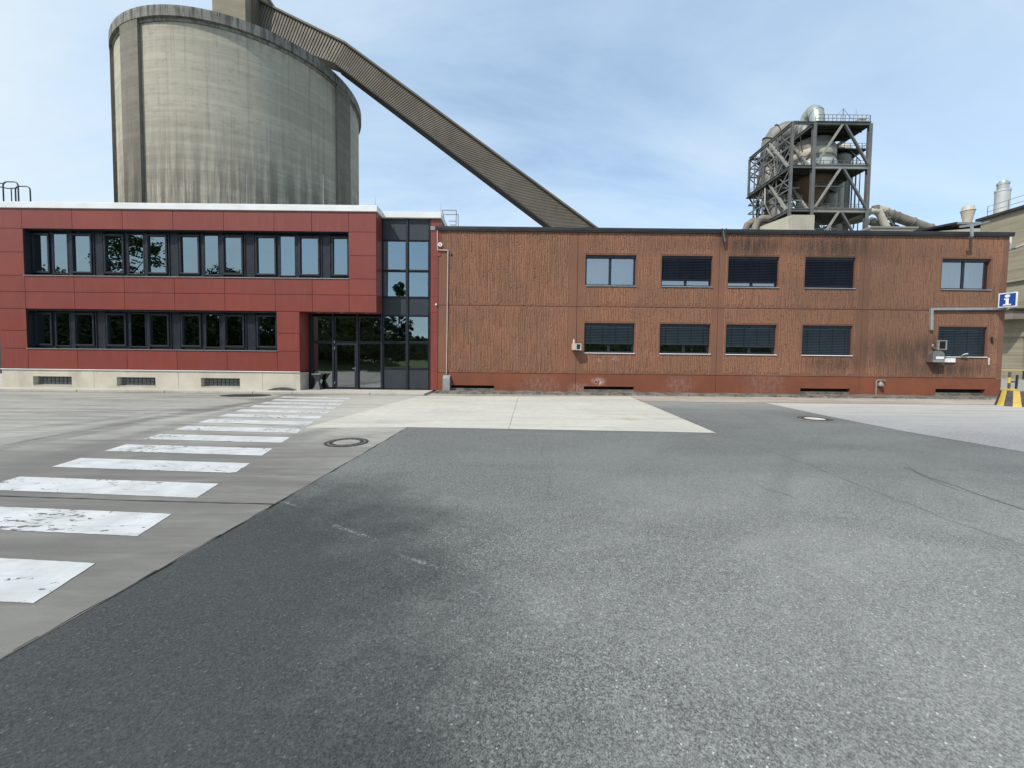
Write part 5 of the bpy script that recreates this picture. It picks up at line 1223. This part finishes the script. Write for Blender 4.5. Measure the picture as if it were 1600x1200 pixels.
for px in (1331, 1336.5): x = F(px, 290, 96).x; MB().tube([(x, 96, L2), (x, 96, zp)], .16, 6).build('pipe', 'tower_steel', tw)
for z in (L0 - 3.2, L0 - 6.4, L1 - 3, L1 - 6, L2 - 3):     # light gratings, rails and cable ladders between the main levels
    x0 = random.uniform(XB + .8, XB + 3); x1 = random.uniform(xm, XC - 1); y = random.uniform(YT + 2, YT + 8)
    beam((x0, y, z), (x1, y, z), .16, .3, 'tower_steel_pale'); rail((x0, y, z), (x1, y, z), r=.03); x0, y = XA + .4, random.uniform(YT + 2, YT + 6)
    beam((x0, y, z), (XB - .4, y, z), .16, .3, 'tower_steel_pale'); rail((x0, y, z), (XB - .4, y, z), r=.03)
for px in (1281, 1290, 1299, 1328, 1343):
    x = F(px, 290, 93).x; MB().tube([(x, 93, L3), (x, 93, random.choice((L1 - .5, L1 + 5, L0 - 1)))], .11, 6).build('pipe', random.choice(('tower_steel_pale', 'tower_steel')), tw)
# stairs
def stair(p, q, w=1.0):
    p, q = Vector(p), Vector(q); m = MB(); dv = Vector((0, w, 0))
    for s_ in (Vector((0, 0, 0)), dv): m.bar(p + s_, q + s_, .12, .35)
    n = 12
    for k in range(n): c = p.lerp(q, (k + .5) / n); m.box(c.x - .16, c.x + .16, c.y, c.y + w, c.z - .03, c.z + .03)
    for k in range(5): c = p.lerp(q, k / 4); m.bar(c, c + Vector((0, 0, 1.1)), .07)
    m.bar(p + Vector((0, 0, 1.1)), q + Vector((0, 0, 1.1)), .07); tag(m.build('stair', 'tower_steel', tw), kind='stuff')
stair(F(1273, 277, 88), F(1291, 290, 88)); stair(F(1308, 300, 90), F(1291, 291, 90)); stair(F(1273, 346, 88), F(1283, 359, 88))
# clad box at the foot
cb = MB().box(XA + .2, XB + .5, YT - .4, YT + 8.5, 18, L2 - 1.1).build('clad_house', 'pale_sheet', tw)
x = XA + .3; mm = MB()
while x < XB + .45: mm.box(x, x + .14, YT - .46, YT - .401, 18, L2 - 1.15); x += .42
tag(mm.build('sheet_ribs', 'pale_sheet', cb), kind='stuff')
MB().hexa([(XA + .19, YT - .3, 18), (XA + .19, YT + 9, 18), (XA - 2.6, YT + 9, 18), (XA - .3, YT - .3, 18)], [(XA + .19, YT - .3, L2 - 1.3), (XA + .19, YT + 9, L2 - 1.3), (XA - 2.6, YT + 9, L2 - 1.3), (XA - .3, YT - .3, L2 - 1.3)]).build('clad_house', 'pale_sheet', tw)
# dusty elbows at lower left
db = thing('dust_pipes', 'cluster of dusty brown pipe bends showing above the roof left of the steel tower', 'pipes', tuple(F(1194, 350, 92)))
for i, (dx_, dy_) in enumerate(((0, 0), (1.2, 1.4), (-.9, 2.4))):
    o = Vector((dx_, dy_, 0)); P = [F(1178, 372, 92) + o, F(1180, 356, 92) + o, F(1184, 346, 92) + o, F(1191, 341.5, 92) + o, F(1200, 342, 92) + o, F(1206, 347, 92) + o, F(1209, 357, 92) + o, F(1209, 372, 92) + o]
    MB().tube(P, [.75, .75, .8, .85, .85, .8, .75, .75], 12).build('pipe_bend', 'duct_dusty', db, smooth=True)
    MB().tube([F(1187, 350, 92) + o, F(1205, 350.5, 92) + o], .25, 8).build('cross_pipe', 'duct_dusty', db)

# pipes right of the tower
t = thing('beige_pipe', 'thick beige pipe bending down beside the right leg of the steel tower', 'pipe', tuple(F(1375, 340, 88)))
MB().tube([F(1352, 333, 89), F(1360, 330.5, 88.5), F(1367, 329.5, 88), F(1372, 331, 88), F(1375.5, 336, 88), F(1388, 362, 87), F(1394, 376, 87)], .70, 16).build('pipe', 'duct_beige', t, smooth=True)
MB().tube([F(1353, 333, 89), F(1356, 332, 89)], .85, 16).build('flange', 'duct_dusty', t)
MB().lathe(tuple(F(1368, 327, 88)), [(.7, 0), (.7, .7), (.3, .8)], 12).build('cover', 'duct_dusty', t)
t = thing('kiln_duct', 'long grey inclined gas duct with banded joints sloping down to the right', 'duct', tuple(F(1420, 345, 95)))
A_, B_ = F(1378, 331, 95), F(1490, 371, 92); MB().tube([A_, B_], [1.1, 1.0], 18).build('duct', 'duct_dusty', t, smooth=True)
for f in (.04, .12, .2, .42, .66): MB().tube([A_.lerp(B_, f), A_.lerp(B_, f + .012)], 1.22, 18).build('band', 'vessel_sheet', t)
MB().tube([A_ + Vector((-1, 0, .3)), A_ + Vector((1.0, 0, -.1))], 1.15, 16).build('sleeve', 'duct_beige', t)
for px in (1381, 1397): a = F(px, 345, 95); brace_ = MB().bar((a.x, 95, a.z - 6), (a.x, 95, a.z + 1), .3).build('support', 'tower_steel', t)
MB().bar(F(1360, 345, 94), F(1400, 338, 94), .4).build('support', 'tower_steel', t); MB().bar(F(1385, 335, 94), F(1396, 352, 94), .25).build('support', 'tower_steel', t)
MB().tube([F(1358, 345, 97), F(1400, 358, 96)], .9, 14).build('lower_duct', 'duct_dusty', t, smooth=True)

# low sheds behind the roof
YS = 60.0
t = thing('low_shed', 'low beige shed roof with dark edge behind the right end of the brown building', 'shed', tuple(F(1490, 356, YS)))
r0, r1, r2 = F(1435, 359.5, YS), F(1492, 348.5, YS), F(1540, 352, YS)
MB().hexa([(r0.x, YS, 0), (r2.x + 2, YS, 0), (r2.x + 2, YS + 9, 0), (r0.x, YS + 9, 0)], [(r0.x, YS, r0.z - .4), (r2.x + 2, YS, r1.z - .4), (r2.x + 2, YS + 9, r1.z - .4), (r0.x, YS + 9, r0.z - .4)]).build('wall', 'duct_beige', t)
MB().hexa([r0 + Vector((-.6, -.3, -.32)), r1 + Vector((0, -.3, -.2)), r1 + Vector((0, 9, -.2)), r0 + Vector((-.6, 9, -.32))], [r0 + Vector((-.6, -.3, -.05)), r1 + Vector((0, -.3, .1)), r1 + Vector((0, 9, .1)), r0 + Vector((-.6, 9, -.05))]).build('roof', 'black_cap', t)
MB().box(r1.x + .01, r2.x + 2, YS - .3, YS + 9, r1.z - .25, r1.z + .05).build('roof', 'cast_grey', t)
t = thing('low_shed', 'long flat beige shed parapet behind the roof right of the steel tower', 'shed', tuple(F(1410, 358, 70)))
a, b = F(1362, 356.5, 70), F(1432, 356.5, 70); MB().box(a.x, b.x, 70, 76, 0, a.z).build('wall', 'pale_sheet', t); MB().box(a.x - .2, b.x + .2, 69.8, 76, a.z + .002, a.z + .3).build('roof', 'cast_grey', t)
w = F(1511.5, 347, 62); t = thing('vent_cowl', 'beige flared vent cowl standing on the low shed roof', 'vent', tuple(w))
zt = F(1511, 322.5, 62).z - w.z
MB().lathe(tuple(w), [(.52, -.8), (.52, .1), (.80, zt - .75), (.87, zt - .7)], 24).build('cone', 'duct_beige', t, smooth=True)
MB().lathe((w.x, w.y, w.z + zt - .699), [(.83, 0), (.73, .25), (.66, .65), (.62, .72)], 24).build('hood', 'duct_beige', t, smooth=True)
w = F(1564, 345, 64); t = thing('exhaust_stack', 'pale grey metal exhaust stack with narrower silver top above the concrete hall', 'chimney', (w.x, 64, 0))
zt = F(1564, 300, 64).z; zc = F(1564, 288.5, 64).z; rr = 8.2 / FPX * 64
MB().lathe((w.x, 64, 0), [(rr, 0), (rr, zt), (rr * 1.06, zt), (rr * 1.06, zt + .3), (rr * .8, zt + .3)], 28).build('shaft', 'stack_grey', t, smooth=True)
MB().lathe((w.x, 64, zt + .31), [(rr * .78, 0), (rr * .78, zc - zt - .4), (rr * .86, zc - zt - .35), (rr * .86, zc - zt - .05), (rr * .6, zc - zt), (rr * .55, zc - zt + .25)], 28).build('top', 'duct_silver', t, smooth=True)

# grey concrete hall at the right
XH = F(1533, 341, 48).x; zH = F(1533, 341.5, 48).z; zO = F(1585, 440, 44.5).z
t = thing('concrete_hall', 'board marked beige concrete hall with overhanging upper block at the right edge', 'hall', (XH + 8, 40, 0))
MB().box(XH, XH + 26, 26, 48, zO, zH - .3).build('upper_block', 'board_concrete', t)
MB().box(XH - .35, XH + 26, 25.7, 48.3, zH - .298, zH).build('roof_edge', 'black_cap', t)
MB().box(XH + 1.2, XH + 26, 26.5, 47.4, 0, zO - .002).build('lower_wall', 'board_concrete', t)
p0, p1 = F(1572, 500, 45.6).x, F(1597, 500, 45.6).x
MB().box(XH + .3, XH + 1.19, 43.6, 47.0, 0, zO - .003).build('pier', 'board_concrete', t); MB().box(XH + .3, XH + 1.19, 30, 33.0, 0, zO - .003).build('pier', 'board_concrete', t)
MB().box(XH + .18, XH + .299, 43.4, 47.2, F(1585, 527, 45).z, F(1585, 520, 45).z).build('band', 'board_concrete', t)
MB().box(XH + 1.17, XH + 1.199, 34, 42.8, 0, 6.6).build('gate', 'tower_dark', t)
MB().box(XH - 2.0, XH + .25, 42.8, 45.8, F(1585, 500, 44).z, F(1585, 487, 44).z).build('canopy', 'duct_dusty', t); MB().box(XH - 2.2, XH + .25, 42.6, 46, F(1585, 487, 44).z + .002, F(1585, 487, 44).z + .2).build('canopy', 'tower_dark', t)
MB().box(XH - .2, XH + 8, 42, 47.5, 0, .9).build('base_ledge', 'board_concrete', t)
MB().box(XH + 2.4, XH + 12, 30, 42.5, zH + .001, zH + 2.6).build('roof_house', 'board_concrete', t); MB().box(XH + 1.8, XH + 12.3, 29.6, 43.0, zH + 2.602, zH + 2.85).build('roof_edge', 'black_cap', t)
rail((XH + .25, 47.6, zH), (XH + .25, 30, zH), par=t, mat='cast_grey', h=1.25, n=9, r=.03)
t = thing('guard_rail', 'yellow guard rail before the concrete hall at the far right', 'rail', (XH - 2, 40, 0))
for k in range(4): MB().bar((XH - 1.5, 38 + k * 2, 0), (XH - 1.5, 38 + k * 2, 1.0), .09).build('post', 'steel_pole', t)
MB().bar((XH - 1.5, 37.8, 1.0), (XH - 1.5, 44.2, 1.0), .12).build('rail', 'yellow_paint', t)

# ================================================================== GREENERY ACROSS THE YARD (mirrored in the glass)
m = MB(); xs_ = [-110 + 10 * k for k in range(23)]
for x in xs_: m.v += [(x, -9.5, -.01), (x, -11, .35 + random.uniform(0, .2)), (x, -15, 1.0 + random.uniform(0, .3)), (x, -24, 1.4), (x, -60, 1.6)]
for i in range(len(xs_) - 1):
    for j in range(4): a = i * 5 + j; m.f.append((a, a + 1, a + 6, a + 5))
m.f = [tuple(reversed(f)) for f in m.f]
tag(m.build('lawn', 'grass'), kind='structure')
def crown(n, rx, rz, cz, seed, clumps=26, ls=.34):
    R_ = random.Random(seed); m = MB(); C = []
    for k in range(clumps):
        a = R_.uniform(0, 2 * pi); h = R_.uniform(-1, 1); q = R_.uniform(.35, 1.0) * math.sqrt(max(0, 1 - h * h * .85))
        C.append((cos(a) * q * rx, sin(a) * q * rx, cz + h * rz, R_.uniform(.16, .34) * rx))
    for k in range(n):
        c = R_.choice(C); d = Vector((R_.gauss(0, 1), R_.gauss(0, 1), R_.gauss(0, .8))); d = d.normalized() * c[3] * R_.uniform(.3, 1.15)
        p = Vector(c[:3]) + d; u = Vector((R_.gauss(0, 1), R_.gauss(0, 1), R_.gauss(0, 1))).normalized(); v = u.orthogonal().normalized(); s_ = ls * R_.uniform(.6, 1.3)
        m.add([p + u * s_, p + v * s_ * .55, p - u * s_, p - v * s_ * .55], [(0, 1, 2, 3)])
    return m, C
def tree(name, label, loc, h, rx, seed, mat, n=2600):
    t = thing(name, label, 'tree', loc); z0 = h * .22
    m, C = crown(n, rx, (h - z0) / 2, z0 + (h - z0) / 2, seed, 40, rx * .04 + .06)
    m.v = [(v[0] + loc[0], v[1] + loc[1], v[2] + loc[2]) for v in m.v]; tag(m.build('crown', mat, t), kind='stuff')
    tr = MB(); L = Vector(loc); tr.tube([L, L + Vector((.1, 0, h * .3)), L + Vector((.0, .1, h * .62)), L + Vector((.05, .1, h * .85))], [h * .02, h * .016, h * .009, .02], 8)
    for c in C[::2]:
        p = L + Vector((0, 0, min(c[2] * .75, h * .7))); tr.tube([p, L + Vector(c[:3])], [h * .005, .02], 5, False)
    tr.build('trunk', 'bark', t); return t
def virt(px, py, d): return F(px, py, 2 * YF + d)    # where a thing mirrored in the facade stands
spec = [(195, 366, 15, 4.3, 'tall airy tree mirrored in the upper red building windows'), (88, 478, 13, 6.0, 'broad tree mirrored in the first lower windows'), (120, 428, 14, 4.5, 'tree leaning into the left of the tallest mirrored tree'),
        (152, 478, 12, 5.5, 'broad tree mirrored in the second group of lower windows'), (240, 462, 14, 6.0, 'dense tree mirrored right of the tallest tree'), (300, 470, 13, 5.0, 'dense tree mirrored in the third group of lower windows'),
        (345, 418, 17, 3.4, 'narrow tree mirrored low in the upper middle windows'), (416, 470, 15, 4.2, 'tree mirrored in the last lower window'), (515, 478, 13, 4.2, 'leafy tree mirrored in the left of the entrance glass'),
        (556, 486, 12, 3.6, 'leafy tree mirrored above the glass door'), (576, 512, 14, 1.7, 'dark tree mirrored right of the glass door'), (40, 462, 14, 6.0, 'leftmost tree mirrored in the red building windows'),
        (612, 512, 20, 1.3, 'small pointed tree mirrored left in the stair glazing'), (630, 508, 20, 1.4, 'small pointed tree mirrored right in the stair glazing'), (620, 440, 20, 1.5, 'slim tall tree mirrored in the upper stair glazing'), (455, 480, 16, 5, 'tree mirrored between last window and entrance')]
for i, (px, py, d, rx, lab) in enumerate(spec):
    w = virt(px, py, d); loc = (w.x, -d, 1.0); narrow = rx < 2.5
    tag(tree('conifer_tree' if narrow else 'broadleaf_tree', lab, loc, max(4, w.z - 1.0), rx, 100 + i, 'leaf_dark' if (i % 3 == 1 or narrow) else 'leaf_green', 6500), group='trees across the yard mirrored in the glass')
hz_ = thing('hedge', 'long dark hedge across the yard mirrored in the lower windows', 'hedge', (-45, -17, 1.0))
m = MB(); R_ = random.Random(5)
for k in range(14000):
    p = Vector((R_.uniform(-85, 95), -17.5 + R_.uniform(-1.2, 1.2), 1.0 + R_.uniform(0, 1) ** .8 * 3.7)); u = Vector((R_.gauss(0, 1), R_.gauss(0, 1), R_.gauss(0, 1))).normalized(); v = u.orthogonal(); v.normalize(); s_ = R_.uniform(.2, .4)
    m.add([p + u * s_, p + v * s_ * .6, p - u * s_, p - v * s_ * .6], [(0, 1, 2, 3)])
tag(m.build('foliage', 'leaf_dark', hz_), kind='stuff')
hz2 = thing('hedge', 'tall dense green hedge mirrored in the lower left windows of the red building', 'hedge', (-68, -16, 1.0))
m = MB()
for k in range(9000):
    p = Vector((R_.uniform(-100, -39), -16 + R_.uniform(-1.0, 1.3), 1.0 + R_.uniform(0, 6.2))); u = Vector((R_.gauss(0, 1), R_.gauss(0, 1), R_.gauss(0, 1))).normalized(); v = u.orthogonal(); v.normalize(); s_ = R_.uniform(.2, .4)
    m.add([p + u * s_, p + v * s_ * .6, p - u * s_, p - v * s_ * .6], [(0, 1, 2, 3)])
tag(m.build('foliage', 'leaf_green', hz2), kind='stuff'); MB().box(-100, -39.5, -16.6, -15.6, .9, 6.7).build('hedge_core', 'leaf_dark', hz2)  # opaque core box added inside the foliage to block mirrored sky
MB().box(-85, 95, -18.2, -16.9, .9, 4.3).build('hedge_core', 'leaf_dark', hz_)  # solid core box, added to close sky gaps in the mirrored hedge
t = thing('shed', 'dark shaded building behind the left end of the red building', 'building', (-34, 33, 0))
MB().box(-44, -25, 31, 40, 0, 5.2).build('wall', 'interior_dark', t)
MB().box(-44.3, -24.7, 30.7, 40.3, 5.202, 5.4).build('roof', 'black_cap', t)
